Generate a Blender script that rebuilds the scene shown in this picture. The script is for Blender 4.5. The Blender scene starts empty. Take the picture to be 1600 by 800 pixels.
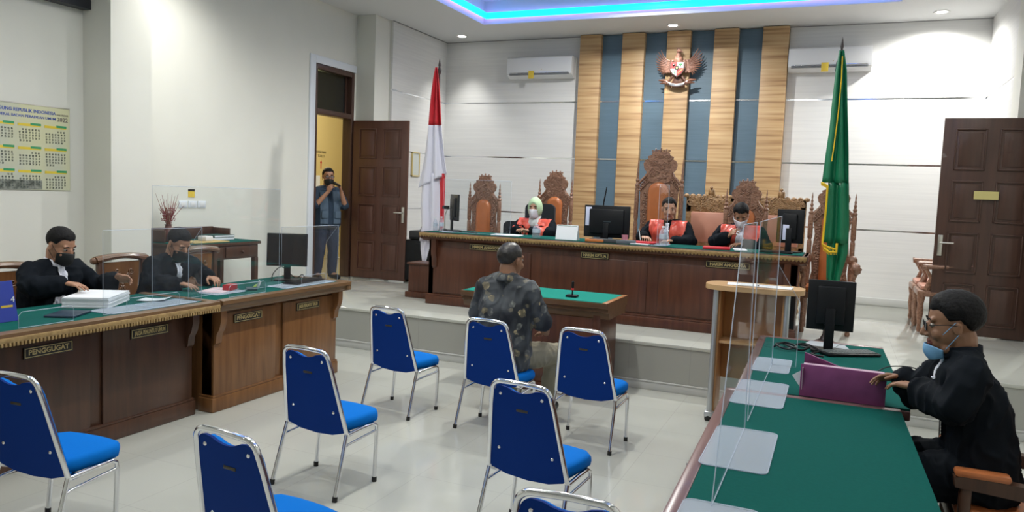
import bpy, bmesh, math, random
from mathutils import Vector, Matrix, noise, bvhtree
PI = math.pi
V = Vector
S = bpy.context.scene
C = S.collection

# ---------------------------------------------------------------- camera, world, exposure
cam_d = bpy.data.cameras.new('camera')
cam = bpy.data.objects.new('camera', cam_d)
C.objects.link(cam)
S.camera = cam
cam_d.sensor_width = 36.0
cam_d.lens = 1181.5 / 1600 * 36
cam_d.clip_start = 0.05
_r = V((0.91755112, 0.39557103, 0.04029279))
_u = V((-0.06934465, 0.05941492, 0.99582187))
_b = V((0.39152428, -0.91651156, 0.08194696))
cam.matrix_world = Matrix(((_r.x, _u.x, _b.x, 0), (_r.y, _u.y, _b.y, 0), (_r.z, _u.z, _b.z, 1.735), (0, 0, 0, 1)))

W = bpy.data.worlds.new('world')
S.world = W
W.use_nodes = True
W.node_tree.nodes['Background'].inputs[0].default_value = (0.75, 0.8, 0.85, 1)
W.node_tree.nodes['Background'].inputs[1].default_value = 0.25

S.view_settings.view_transform = 'Standard'
S.view_settings.look = 'None'
S.view_settings.gamma = 1
S.view_settings.use_curve_mapping = False
S.view_settings.exposure = -0.12
S.cycles.max_bounces = 7
S.cycles.transparent_max_bounces = 24
S.cycles.sample_clamp_indirect = 4
S.cycles.caustics_reflective = False
S.cycles.caustics_refractive = False
S.cycles.use_denoising = True

DOWN_BACK = 170.0       # watts of the three lamps over the back wall
DOWN_ROOM = 130.0       # watts of the side lamps, all but one of them added
FILL_STR = 15.0         # emission of the added fill panels in the ceiling tray
LED_COL = (0.02, 1.5, 4.0)

# ---------------------------------------------------------------- materials
MATS = {}
def mat(name, col=(0.8, 0.8, 0.8), rough=0.5, metal=0.0, spec=0.5, emit=None, es=0.0, sheen=0.0, coat=0.0):
    if name in MATS: return MATS[name]
    m = bpy.data.materials.new(name); m.use_nodes = True
    b = m.node_tree.nodes['Principled BSDF']
    b.inputs['Base Color'].default_value = (*col, 1)
    b.inputs['Roughness'].default_value = rough
    b.inputs['Metallic'].default_value = metal
    b.inputs['Specular IOR Level'].default_value = spec
    b.inputs['Sheen Weight'].default_value = sheen
    b.inputs['Coat Weight'].default_value = coat
    if emit:
        b.inputs['Emission Color'].default_value = (*emit, 1)
        b.inputs['Emission Strength'].default_value = es
    MATS[name] = m
    return m
def nodes(m): return m.node_tree.nodes, m.node_tree.links, m.node_tree.nodes['Principled BSDF']
def noise_mat(name, c1, c2, scale=(1, 1, 1), nscale=5.0, detail=4, rough=0.5, bump=0.0, dist=0.0, lo=0.3, hi=0.7, **k):
    if name in MATS: return MATS[name]
    m = mat(name, c1, rough, **k); n, l, b = nodes(m)
    tc = n.new('ShaderNodeTexCoord'); mp = n.new('ShaderNodeMapping'); mp.inputs['Scale'].default_value = scale
    nz = n.new('ShaderNodeTexNoise'); nz.inputs['Scale'].default_value = nscale; nz.inputs['Detail'].default_value = detail
    nz.inputs['Distortion'].default_value = dist
    cr = n.new('ShaderNodeValToRGB'); cr.color_ramp.elements[0].position = lo; cr.color_ramp.elements[1].position = hi
    cr.color_ramp.elements[0].color = (*c1, 1); cr.color_ramp.elements[1].color = (*c2, 1)
    l.new(tc.outputs['Object'], mp.inputs[0]); l.new(mp.outputs[0], nz.inputs[0]); l.new(nz.outputs[0], cr.inputs[0]); l.new(cr.outputs[0], b.inputs['Base Color'])
    if bump:
        bp = n.new('ShaderNodeBump'); bp.inputs['Strength'].default_value = bump; bp.inputs['Distance'].default_value = 0.01
        l.new(nz.outputs[0], bp.inputs['Height']); l.new(bp.outputs[0], b.inputs['Normal'])
    return m

def tile_mat(name, base, grout, size, rough):
    m = mat(name, base, rough); n, l, b = nodes(m)
    tc = n.new('ShaderNodeTexCoord'); mp = n.new('ShaderNodeMapping')
    br = n.new('ShaderNodeTexBrick'); br.offset = 0.0; br.inputs['Scale'].default_value = 1.0
    br.inputs['Brick Width'].default_value = size; br.inputs['Row Height'].default_value = size
    br.inputs['Mortar Size'].default_value = 0.0022; br.inputs['Mortar Smooth'].default_value = 0.2
    br.inputs['Color1'].default_value = (*base, 1); br.inputs['Color2'].default_value = (*[c * 0.975 for c in base], 1); br.inputs['Mortar'].default_value = (*grout, 1)
    l.new(tc.outputs['Object'], mp.inputs[0]); l.new(mp.outputs[0], br.inputs[0]); l.new(br.outputs[0], b.inputs['Base Color'])
    nz = n.new('ShaderNodeTexNoise'); nz.inputs['Scale'].default_value = 3; l.new(tc.outputs['Object'], nz.inputs[0])
    mr = n.new('ShaderNodeMapRange'); mr.inputs[3].default_value = rough * 0.8; mr.inputs[4].default_value = rough * 1.3
    l.new(nz.outputs[0], mr.inputs[0]); l.new(mr.outputs[0], b.inputs['Roughness'])
    return m

M_wall = noise_mat('wall_paint', (0.69, 0.69, 0.635), (0.715, 0.715, 0.66), nscale=2.0, rough=0.75)
M_ceil = mat('ceiling_paint', (0.66, 0.67, 0.68), 0.8)
M_floor = tile_mat('white_floor_tile', (0.50, 0.51, 0.465), (0.42, 0.425, 0.39), 0.56, 0.08)
M_riser = tile_mat('grey_riser_tile', (0.37, 0.375, 0.345), (0.30, 0.305, 0.28), 0.56, 0.3)
M_yellow = mat('yellow_corridor_paint', (0.70, 0.56, 0.25), 0.8)
M_white = mat('white_plastic', (0.72, 0.73, 0.75), 0.35)
M_trimw = mat('white_trim', (0.70, 0.74, 0.80), 0.5)
M_chrome = mat('chrome', (0.86, 0.87, 0.90), 0.10, metal=1.0)
M_brush = mat('brushed_steel', (0.62, 0.60, 0.55), 0.3, metal=1.0)
M_black = mat('black_plastic', (0.007, 0.008, 0.010), 0.4, spec=.25)
M_screen = mat('dark_screen', (0.008, 0.009, 0.010), 0.12)
M_rubber = mat('black_rubber', (0.012, 0.012, 0.012), 0.7)
M_felt = noise_mat('green_felt', (0.004, 0.085, 0.072), (0.005, 0.092, 0.079), nscale=60, rough=0.95, bump=0.1, spec=.1)
M_feltl = noise_mat('light_green_felt', (0.012, 0.21, 0.165), (0.015, 0.24, 0.19), nscale=60, rough=0.9, spec=.1)
M_paper = mat('white_paper', (0.80, 0.82, 0.86), 0.8)
M_gold = mat('gold_paint', (0.55, 0.44, 0.20), 0.5)
M_plate = mat('black_plate', (0.012, 0.010, 0.009), 0.3)
M_leather = noise_mat('orange_leather', (0.42, 0.135, 0.045), (0.52, 0.17, 0.06), nscale=8, rough=0.28)
M_pink = noise_mat('pinkish_leather', (0.50, 0.24, 0.17), (0.58, 0.29, 0.21), nscale=6, rough=0.35)
M_pole = mat('dark_pole', (0.03, 0.02, 0.02), 0.4)

def wood(name, c1, c2, ax='z', sc=1.0, rough=0.35, coat=0.1):
    s = {'z': (14, 14, 1.1), 'x': (1.1, 14, 14), 'y': (14, 1.1, 14)}[ax]
    return noise_mat(name, c1, c2, scale=[q * sc for q in s], nscale=1.6, detail=6, rough=rough, dist=0.6, lo=0.3, hi=0.72, coat=coat)
M_wood_dark = wood('dark_brown_wood', (0.050, 0.022, 0.013), (0.085, 0.037, 0.020))
M_wood_mid = wood('honey_brown_wood', (0.14, 0.058, 0.020), (0.23, 0.105, 0.038))
M_wood_red = wood('red_brown_wood', (0.062, 0.020, 0.011), (0.115, 0.040, 0.020))
M_wood_edge = wood('edge_wood_along_y', (0.11, 0.060, 0.028), (0.19, 0.105, 0.048), 'y')
M_wood_edgex = wood('edge_wood_along_x', (0.10, 0.050, 0.024), (0.16, 0.085, 0.04), 'x')
M_wood_gold = noise_mat('carved_gilded_wood', (0.24, 0.150, 0.055), (0.38, 0.255, 0.105), nscale=40, rough=0.45, bump=0.2)
M_carve = noise_mat('carved_teak', (0.16, 0.070, 0.040), (0.33, 0.18, 0.115), nscale=45, rough=0.38, bump=0.5, coat=0.2)
M_carve2 = noise_mat('carved_light_teak', (0.24, 0.13, 0.055), (0.40, 0.25, 0.12), nscale=35, rough=0.4, bump=0.5)
M_door = wood('door_brown_wood', (0.085, 0.036, 0.024), (0.120, 0.052, 0.036), rough=0.4)
M_doord = wood('dark_door_wood', (0.058, 0.028, 0.020), (0.085, 0.043, 0.030), rough=0.35)
M_oak = wood('light_oak', (0.45, 0.22, 0.08), (0.55, 0.29, 0.12), 'z', 0.5)
M_oakx = wood('light_oak_top', (0.50, 0.30, 0.14), (0.62, 0.40, 0.20), 'x', 0.5)

def slat_mat():
    m = mat('banded_wood_panel', (0.4, 0.25, 0.13), 0.5); n, l, b = nodes(m)
    tc = n.new('ShaderNodeTexCoord'); mp = n.new('ShaderNodeMapping'); mp.inputs['Scale'].default_value = (0.5, 0.5, 16)
    nz = n.new('ShaderNodeTexNoise'); nz.inputs['Scale'].default_value = 1.6; nz.inputs['Detail'].default_value = 5
    cr = n.new('ShaderNodeValToRGB'); e = cr.color_ramp.elements
    e[0].position = 0.34; e[0].color = (0.31, 0.175, 0.080, 1); e[1].position = 0.66; e[1].color = (0.56, 0.385, 0.205, 1)
    x = e.new(0.46); x.color = (0.47, 0.295, 0.14, 1)
    l.new(tc.outputs['Object'], mp.inputs[0]); l.new(mp.outputs[0], nz.inputs[0]); l.new(nz.outputs[0], cr.inputs[0]); l.new(cr.outputs[0], b.inputs['Base Color'])
    return m
M_slat = slat_mat()
M_blue = noise_mat('blue_grey_panel', (0.085, 0.145, 0.20), (0.10, 0.165, 0.225), scale=(1, 1, 20), nscale=3, rough=0.5)
def wallpaper():
    m = mat('ribbed_white_panel', (0.66, 0.665, 0.66), 0.6); n, l, b = nodes(m)
    tc = n.new('ShaderNodeTexCoord'); mp = n.new('ShaderNodeMapping'); mp.inputs['Scale'].default_value = (1.2, 1.2, 45)
    nz = n.new('ShaderNodeTexNoise'); nz.inputs['Scale'].default_value = 1.0; nz.inputs['Detail'].default_value = 3
    cr = n.new('ShaderNodeValToRGB'); cr.color_ramp.elements[0].position = 0.35; cr.color_ramp.elements[1].position = 0.65
    cr.color_ramp.elements[0].color = (0.655, 0.655, 0.65, 1); cr.color_ramp.elements[1].color = (0.705, 0.705, 0.695, 1)
    l.new(tc.outputs['Object'], mp.inputs[0]); l.new(mp.outputs[0], nz.inputs[0]); l.new(nz.outputs[0], cr.inputs[0]); l.new(cr.outputs[0], b.inputs['Base Color'])
    return m
M_panel = wallpaper()
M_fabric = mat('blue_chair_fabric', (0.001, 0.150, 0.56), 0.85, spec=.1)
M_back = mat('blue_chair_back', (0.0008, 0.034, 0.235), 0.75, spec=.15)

def clear_mat(name, tint, gl, trans_fac):
    m = bpy.data.materials.new(name); m.use_nodes = True; n = m.node_tree.nodes; l = m.node_tree.links
    n.clear(); o = n.new('ShaderNodeOutputMaterial'); t = n.new('ShaderNodeBsdfTransparent'); t.inputs[0].default_value = (*tint, 1)
    g = n.new('ShaderNodeBsdfGlossy'); g.inputs['Roughness'].default_value = gl; d = n.new('ShaderNodeBsdfDiffuse'); d.inputs[0].default_value = (0.75, 0.8, 0.9, 1)
    f = n.new('ShaderNodeFresnel'); f.inputs[0].default_value = 1.35
    m1 = n.new('ShaderNodeMixShader'); m2 = n.new('ShaderNodeMixShader'); m2.inputs[0].default_value = trans_fac
    mm = n.new('ShaderNodeMath'); mm.operation = 'MULTIPLY'; mm.inputs[1].default_value = .16; l.new(f.outputs[0], mm.inputs[0]); l.new(mm.outputs[0], m1.inputs[0]); l.new(t.outputs[0], m1.inputs[1]); l.new(g.outputs[0], m1.inputs[2])
    l.new(m1.outputs[0], m2.inputs[1]); l.new(d.outputs[0], m2.inputs[2]); l.new(m2.outputs[0], o.inputs[0])
    return m
M_acry = clear_mat('clear_acrylic', (0.97, 0.985, 0.99), 0.03, 0.008)
M_acryd = clear_mat('pale_acrylic', (0.95, 0.97, 1.0), 0.08, 0.28)  # clear sheet mixed with more pale diffuse colour
M_acrye = clear_mat('acrylic_edge', (0.9, 0.95, 1.0), 0.1, 0.45)
M_bottle = clear_mat('bottle_plastic', (0.88, 0.92, 0.95), 0.05, 0.22)
M_tglass = clear_mat('shade_tinted_glass', (0.16, 0.17, 0.13), 0.02, 0.03)  # dark tint stands in for the dim upper corridor behind the transom
M_lens = clear_mat('spectacle_glass', (0.85, 0.88, 0.9), 0.02, 0.08)

# ---------------------------------------------------------------- mesh helpers
class MB:
    def __init__(s): s.b = bmesh.new()
    def _new(s, vs, mtx=None):
        if mtx is not None:
            for v in vs: v.co = mtx @ v.co
    def box(s, x0, x1, y0, y1, z0, z1, bev=0.0, mtx=None):
        if x0 > x1: x0, x1 = x1, x0
        if y0 > y1: y0, y1 = y1, y0
        if z0 > z1: z0, z1 = z1, z0
        w = bmesh.new() if bev > 0 else s.b; N = w.verts.new
        g = [N((x, y, z)) for x in (x0, x1) for y in (y0, y1) for z in (z0, z1)]
        for q in ((0, 1, 3, 2), (4, 6, 7, 5), (0, 4, 5, 1), (2, 3, 7, 6), (0, 2, 6, 4), (1, 5, 7, 3)): w.faces.new([g[i] for i in q])
        if bev > 0:
            bmesh.ops.bevel(w, geom=list(w.edges), offset=min(bev, (x1-x0)*.45, (y1-y0)*.45, (z1-z0)*.45), segments=2, affect='EDGES', profile=0.5)
            mp = {v: s.b.verts.new(v.co) for v in w.verts}
            for f in w.faces: s.b.faces.new([mp[v] for v in f.verts])
            g = list(mp.values()); w.free()
        s._new(g, mtx); return s
    def sph(s, c, r, seg=12, mtx=None, rot=None):
        if not hasattr(r, '__len__'): r = (r, r, r)
        m = Matrix.Translation(V(c)) @ (rot.to_4x4() if rot else Matrix()) @ Matrix.Diagonal((*r, 1))
        if mtx: m = mtx @ m
        n = max(6, seg // 2 + 2); N = s.b.verts.new
        top, bot = N(m @ V((0, 0, 1))), N(m @ V((0, 0, -1)))
        R_ = [[N(m @ V((math.sin(PI * i / n) * math.cos(2 * PI * k / seg), math.sin(PI * i / n) * math.sin(2 * PI * k / seg), math.cos(PI * i / n)))) for k in range(seg)] for i in range(1, n)]
        F = s.b.faces.new
        for k in range(seg):
            F((top, R_[0][k], R_[0][(k + 1) % seg])); F((bot, R_[-1][(k + 1) % seg], R_[-1][k]))
            for A, B in zip(R_, R_[1:]): F((A[k], B[k], B[(k + 1) % seg], A[(k + 1) % seg]))
        return s
    def tube(s, pts, r, seg=8, closed=False, caps=True, sx=1.0):
        pts = [V(p) for p in pts]; n = len(pts)
        rr = r if hasattr(r, '__len__') else [r] * n
        rings = []; up = V((0, 0, 1)); prev = None
        for i, p in enumerate(pts):
            if closed: t = (pts[(i + 1) % n] - pts[i - 1])
            else: t = (pts[min(i + 1, n - 1)] - pts[max(i - 1, 0)])
            t = t.normalized() if t.length > 1e-9 else V((0, 0, 1))
            if prev is None:
                a = up if abs(t.dot(up)) < 0.95 else V((0, 1, 0)); x = t.cross(a).normalized()
            else:
                x = prev - t * prev.dot(t); x = x.normalized() if x.length > 1e-6 else t.cross(V((1, 0, 0))).normalized()
            prev = x; y = t.cross(x)
            rings.append([s.b.verts.new(p + (x * math.cos(2 * PI * k / seg) * sx + y * math.sin(2 * PI * k / seg)) * rr[i]) for k in range(seg)])
        m = n if closed else n - 1
        for i in range(m):
            A, B = rings[i], rings[(i + 1) % n]
            for k in range(seg): s.b.faces.new((A[k], A[(k + 1) % seg], B[(k + 1) % seg], B[k]))
        if caps and not closed:
            s.b.faces.new(rings[0][::-1]); s.b.faces.new(rings[-1])
        return s
    def lathe(s, prof, c=(0, 0, 0), seg=14, mtx=None):
        c = V(c); rings = []; nv = []
        for r, z in prof:
            ring = [s.b.verts.new(c + V((r * math.cos(2 * PI * k / seg), r * math.sin(2 * PI * k / seg), z))) for k in range(seg)]
            rings.append(ring); nv += ring
        for A, B in zip(rings, rings[1:]):
            for k in range(seg): s.b.faces.new((A[k], A[(k + 1) % seg], B[(k + 1) % seg], B[k]))
        s.b.faces.new(rings[0][::-1]); s.b.faces.new(rings[-1]); s._new(nv, mtx); return s
    def prism(s, poly, d0, d1, axis='y', mtx=None):
        # poly of 2D points extruded: axis y -> (x,z); x -> (y,z); z -> (x,y)
        def P(p, d): return {'y': V((p[0], d, p[1])), 'x': V((d, p[0], p[1])), 'z': V((p[0], p[1], d))}[axis]
        a = [s.b.verts.new(P(p, d0)) for p in poly]; b = [s.b.verts.new(P(p, d1)) for p in poly]; n = len(poly)
        f = [s.b.faces.new(a), s.b.faces.new(b[::-1])]
        for i in range(n): f.append(s.b.faces.new((a[i], b[i], b[(i + 1) % n], a[(i + 1) % n])))
        bmesh.ops.recalc_face_normals(s.b, faces=f); s._new(a + b, mtx); return s
    def grid(s, rows):
        vs = [[s.b.verts.new(V(p)) for p in r] for r in rows]
        for A, B in zip(vs, vs[1:]):
            for k in range(len(A) - 1): s.b.faces.new((A[k], A[k + 1], B[k + 1], B[k]))
        return s
    def build(s, name, m, parent=None, smooth=35, solid=0.0, loc=None, rot=None, sub=0, offset=-1):
        bmesh.ops.recalc_face_normals(s.b, faces=s.b.faces) if solid == 0 else None
        me = bpy.data.meshes.new(name); s.b.to_mesh(me); s.b.free()
        ms = m if isinstance(m, (list, tuple)) else [m]
        for q in ms: me.materials.append(q)
        o = bpy.data.objects.new(name, me); C.objects.link(o)
        if parent: o.parent = parent
        if smooth:
            try: me.shade_smooth()
            except Exception: pass
            try: me.set_sharp_from_angle(angle=math.radians(smooth))
            except Exception: pass
        if solid:
            k = o.modifiers.new('solid', 'SOLIDIFY'); k.thickness = solid; k.offset = offset
        if sub:
            k = o.modifiers.new('sub', 'SUBSURF'); k.levels = sub; k.render_levels = sub
        if loc: o.location = loc
        if rot is not None: o.rotation_euler = rot if hasattr(rot, '__len__') else (0, 0, rot)
        return o

def tag(o, label=None, cat=None, group=None, kind=None):
    if label: o['label'] = label
    if cat: o['category'] = cat
    if group: o['group'] = group
    if kind: o['kind'] = kind
    return o
def struct(o): o['kind'] = 'structure'; return o
def thing(name, label, cat, loc=(0, 0, 0), rz=0.0, group=None):
    o = bpy.data.objects.new(name, None); C.objects.link(o); o.empty_display_size = 0.1
    o.location = loc; o.rotation_euler = (0, 0, rz)
    return tag(o, label, cat, group)
def dup(root, loc, rz, label=None, group=None):
    def cp(o, par):
        c = o.copy(); C.objects.link(c); c.parent = par
        for ch in list(o.children): cp(ch, c)
        return c
    r = cp(root, None); r.location = loc; r.rotation_euler = (0, 0, rz)
    if label: r['label'] = label
    if group: r['group'] = group
    return r
def text_mesh(name, body, size, m, parent=None, loc=(0, 0, 0), rot=(0, 0, 0), ext=0.001, align='CENTER', sx=1.0, bold=0.0, width=None):
    cu = bpy.data.curves.new(name, 'FONT'); cu.body = body; cu.size = size; cu.extrude = ext; cu.align_x = align; cu.align_y = 'CENTER'; cu.offset = bold; cu.resolution_u = 2
    o = bpy.data.objects.new(name + '_t', cu); C.objects.link(o)
    dg = bpy.context.evaluated_depsgraph_get(); me = bpy.data.meshes.new_from_object(o.evaluated_get(dg)); me.name = name
    bpy.data.objects.remove(o); bpy.data.curves.remove(cu)
    if width:
        xs = [v.co.x for v in me.vertices]; w = max(xs) - min(xs)
        for v in me.vertices: v.co.x *= width / w
    else:
        for v in me.vertices: v.co.x *= sx
    me.materials.clear(); me.materials.append(m)
    q = bpy.data.objects.new(name, me); C.objects.link(q); q.parent = parent; q.location = loc; q.rotation_euler = rot
    return q
def circ(cx, cz, r, n=24, a0=0, a1=2 * PI): return [(cx + r * math.cos(a0 + (a1 - a0) * i / n), cz + r * math.sin(a0 + (a1 - a0) * i / n)) for i in range(n)]
def arc3(c, r, a0, a1, n, pl='xz'):
    out = []
    for i in range(n + 1):
        a = a0 + (a1 - a0) * i / n; p, q = r * math.cos(a), r * math.sin(a)
        out.append(V(c) + (V((p, 0, q)) if pl == 'xz' else V((0, p, q)) if pl == 'yz' else V((p, q, 0))))
    return out
def rbox(x0, x1, y0, y1, r, n=5):
    out = []
    for cx, cy, a in ((x1 - r, y1 - r, 0), (x0 + r, y1 - r, PI / 2), (x0 + r, y0 + r, PI), (x1 - r, y0 + r, 1.5 * PI)):
        for i in range(n + 1): out.append((cx + r * math.cos(a + PI / 2 * i / n), cy + r * math.sin(a + PI / 2 * i / n)))
    return out

# ---------------------------------------------------------------- room
HS, YS, YB, ZC = 0.436, 6.779, 11.249, 4.175
XL, XLP, XR, XRP = -6.48, -6.117, 1.95, 1.62
YN = -3.2
struct(MB().box(XL - .1, XR + .1, YN, YS + .05, -0.15, 0.0).build('floor', M_floor))
struct(MB().box(XL - .1, XR + .1, YS, YB + .15, -0.15, HS - .002).build('stage_riser_trim', M_riser)).name = 'trim_1'
st = MB().box(XL - 2.2, XR + .1, YS - .012, YB + .15, HS - .03, HS, .004); st.box(XL - 2.2, XL - .1, YB + .1, 13.6, HS - .03, HS)
struct(st.build('floor', M_floor)).name = 'floor_stage'
b = MB().box(XL, XR, YS - .014, YS + .01, 0, .07, .004).box(XL, XR, YS - .02, YS, .07, .085, .004)
struct(b.build('baseboard_stage', mat('pale_grey_tile', (0.52, 0.53, 0.52), 0.3)))
# back wall: plain wall behind, ribbed panels in front, chrome strips between the panel rows
struct(MB().box(XL - .1, XR + .1, YB + .03, YB + .2, 0, 4.8).build('wall_back', M_wall))
def panel_rows(fn, idx):
    b = MB()
    for z0, z1 in ((HS, 1.430), (1.452, 2.305), (2.327, 3.172), (3.194, ZC)): fn(b, z0, z1)
    struct(b.build('trim_%d' % idx, M_panel))
panel_rows(lambda b, a, c: (b.box(XLP, -3.77, YB - .01, YB + .03, a, c), b.box(-.77, XRP, YB - .01, YB + .03, a, c)), 2)
panel_rows(lambda b, a, c: b.box(XLP - .03, XLP, 9.6, YB - .01, a, c), 3)
panel_rows(lambda b, a, c: b.box(XRP, XRP + .03, 9.6, YB - .01, a, c), 4)
b = MB()
for z in (1.430, 2.305, 3.172):
    b.box(XLP, -3.77, YB - .004, YB + .02, z, z + .022); b.box(-.77, XRP, YB - .004, YB + .02, z, z + .022)
    b.box(XLP - .03, XLP - .004, 9.6, YB, z, z + .022); b.box(XRP + .004, XRP + .03, 9.6, YB, z, z + .022)
struct(b.build('trim_5', M_chrome))
b = MB()
for i, (x0, x1) in enumerate(((-3.762, -3.43), (-3.105, -2.77), (-2.44, -2.102), (-1.772, -1.44), (-1.116, -.775))):
    struct(MB().box(x0, x1, 11.099, YB + .03, HS, ZC - .01, .004).build('trim_%d' % (6 + i), M_slat))
for i, (x0, x1) in enumerate(((-3.43, -3.105), (-2.77, -2.44), (-2.102, -1.772), (-1.44, -1.116))):
    struct(MB().box(x0, x1, 11.20, YB + .03, HS, ZC - .01).build('trim_%d' % (11 + i), M_blue))
    struct(MB().box(x0, x1, 11.194, 11.20, 3.172, 3.194).box(x0, x1, 11.194, 11.20, 2.305, 2.327).build('trim_%d' % (15 + i), M_chrome))
b = MB().box(XLP, -3.77, YB - .03, YB, HS, HS + .10, .006).box(-.77, XRP, YB - .03, YB, HS, HS + .10, .006).box(XLP, XLP + .02, 9.6, YB, HS, HS + .1).box(XRP - .02, XRP, 9.6, YB, HS, HS + .1)
struct(b.build('baseboard_back', mat('pale_grey_tile')))
# left wall with a doorway (y 8.28-9.16), corridor behind
DT = 3.36
b = MB().box(XL - .15, XL, YN, 8.28, 0, 4.8).box(XL - .15, XL, 9.17, YB + .2, 0, 4.8).box(XL - .15, XL, 8.28, 9.17, DT, 4.8).box(XL - .15, XL, 8.28, 9.17, 0, HS - .03)
struct(b.build('wall_left', M_wall))
struct(MB().box(XL, -6.12, 4.93, 5.37, 0, ZC).build('wall_left_near_column', M_wall)).name = 'trim_20'
struct(MB().box(XL, -6.17, 9.22, 9.6, HS, ZC).build('x', M_wall)).name = 'trim_21'
struct(MB().box(XL, XLP - .03, 9.6, YB, HS, ZC).box(XRP + .03, XR, 9.6, YB, HS, ZC).build('x', M_wall)).name = 'trim_22'
struct(MB().box(XL - .002, XL + .025, 8.17, 8.28, HS, DT + .10, .004).box(XL - .002, XL + .025, 8.28, 9.2, DT, DT + .10, .004).build('x', M_trimw)).name = 'trim_23'
# right wall with the second doorway
b = MB().box(XR, XR + .15, YN, 8.28, 0, 4.8).box(XR, XR + .15, 9.17, YB + .2, 0, 4.8).box(XR, XR + .15, 8.28, 9.17, DT, 4.8).box(XR, XR + .15, 8.28, 9.17, 0, HS)
struct(b.build('wall_right', M_wall))
struct(MB().box(1.62, XR, 9.22, 9.6, HS, ZC).build('x', M_wall)).name = 'trim_24'
struct(MB().box(XR + .04, XR + .1, 8.28, 9.17, HS, DT, 0).build('x', M_doord)).name = 'trim_25'
struct(MB().box(XL - .1, XR + .1, YN - .15, YN, 0, 4.8).build('wall_near', M_wall))
struct(MB().box(XL, XL + .015, YN, 4.93, 0, .1).box(XL, XL + .015, 5.37, YS, 0, .1).box(XL, XL + .015, YS, 8.17, HS, HS + .1).build('baseboard_left', mat('pale_grey_tile')))
# corridor
cb = MB().box(-8.65, -8.5, 6.8, 13.6, HS - .03, 3.75).box(-8.5, XL - .15, 6.65, 6.8, HS - .03, 3.75).box(-8.5, XL - .15, 13.6, 13.75, HS - .03, 3.75).box(XL - .16, XL - .15, YB + .2, 13.6, HS, 3.75)
struct(cb.build('wall_corridor', M_yellow))
struct(MB().box(-8.65, XL - .15, 6.65, 13.75, 3.75, 3.8).build('ceiling_corridor', M_ceil))
# ceiling with a recessed tray
TX0, TX1, TY0, TY1, TZ = -4.93, .52, 1.2, 10.15, 4.50
b = MB().box(XL - .1, TX0, YN, YB + .1, ZC, ZC + .06).box(TX1, XR + .1, YN, YB + .1, ZC, ZC + .06).box(TX0, TX1, YN, TY0, ZC, ZC + .06).box(TX0, TX1, TY1, YB + .1, ZC, ZC + .06)
b.box(TX0 - .05, TX0, TY0, TY1, ZC + .06, TZ).box(TX1, TX1 + .05, TY0, TY1, ZC + .06, TZ).box(TX0 - .05, TX1 + .05, TY0 - .05, TY0, ZC + .06, TZ).box(TX0 - .05, TX1 + .05, TY1, TY1 + .05, ZC + .06, TZ)
b.box(TX0 - .05, TX1 + .05, TY0 - .05, TY1 + .05, TZ, TZ + .1)
struct(b.build('ceiling', M_ceil, smooth=0))
M_led = mat('led_strip_glow', (0, 0, 0), 0.5, emit=LED_COL, es=1.0)
ld = thing('led_strip_light', 'glowing blue light strip running round the recessed ceiling tray', 'strip light', ((TX0 + TX1) / 2, TY1 - .02, 4.28))
zz0, zz1, dx, dy = -.045, .045, (TX0 + TX1) / 2, TY1 - .02
for (x0, x1, y0, y1) in ((TX0 + .05, TX1 - .05, TY1 - .09, TY1 - .05), (TX0 + .05, TX0 + .09, TY0, TY1 - .09), (TX1 - .09, TX1 - .05, TY0, TY1 - .09)):
    MB().box(x0 - dx, x1 - dx, y0 - dy, y1 - dy, zz0, zz1, .015).build('light_bar', M_led, ld)
M_violet_fill = mat('added_violet_glow', (0, 0, 0), 0.5, emit=(3.0, 1.5, 5.5), es=1.0)  # hidden violet strip added to tint the tray riser lavender
for (x0, x1, y0, y1) in ((TX0 + .05, TX1 - .05, TY1 - .044, TY1 - .040), (TX0 + .040, TX0 + .044, TY0, TY1 - .05), (TX1 - .044, TX1 - .040, TY0, TY1 - .05)):
    MB().box(x0 - dx, x1 - dx, y0 - dy, y1 - dy, -.03, .03).build('added_violet_bar', M_violet_fill, ld)
# cornice shadow gap along ceiling, put in as a dark grey strip
struct(MB().box(XLP, XRP, YB - .012, YB + .02, ZC - .012, ZC - .001).box(XLP - .01, XLP + .012, 9.6, YB, ZC - .012, ZC - .001).build('x', mat('shadow_gap_grey', (0.25, 0.25, 0.26), 0.6))).name = 'trim_26'

# ---------------------------------------------------------------- lamps
M_lamp = mat('lamp_glow', (1, 1, 1), 0.5, emit=(1.0, 0.98, 0.93), es=18)
M_lampring = mat('lamp_ring', (0.7, 0.7, 0.7), 0.3)
def downlight(x, y, z, watt, label, ang=115, blend=0.6, col=(1, 0.985, 0.93), tilt=(0, 0), grp=None):
    t = thing('ceiling_downlight', label, 'ceiling light', (x, y, z), 0, grp)
    MB().lathe([(.062, -.003), (.085, -.012), (.092, -.004), (.092, 0.0), (.062, .0)], seg=24).build('ring', M_lampring, t)
    MB().lathe([(.060, -.006), (.060, -.002)], seg=24).build('diffuser', M_lamp, t)
    d = bpy.data.lights.new('downlight_lamp', 'SPOT'); d.energy = watt; d.spot_size = math.radians(ang); d.spot_blend = blend; d.shadow_soft_size = .06; d.color = col
    o = bpy.data.objects.new('downlight_lamp', d); C.objects.link(o); o.parent = t; o.location = (0, 0, -.03); o.rotation_euler = (tilt[0], tilt[1], 0)
    return t
downlight(-5.62, 10.80, ZC, DOWN_BACK * .75, 'round recessed ceiling lamp in the corner above the red and white flag', ang=80, blend=1.0)
downlight(-2.30, 10.78, ZC, DOWN_BACK * .55, 'round recessed ceiling lamp above the eagle emblem', ang=80, blend=.8)
downlight(1.00, 10.78, ZC, DOWN_BACK * 2.5, 'bright recessed ceiling lamp at the right end of the back wall', ang=160, blend=1.0)
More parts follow.
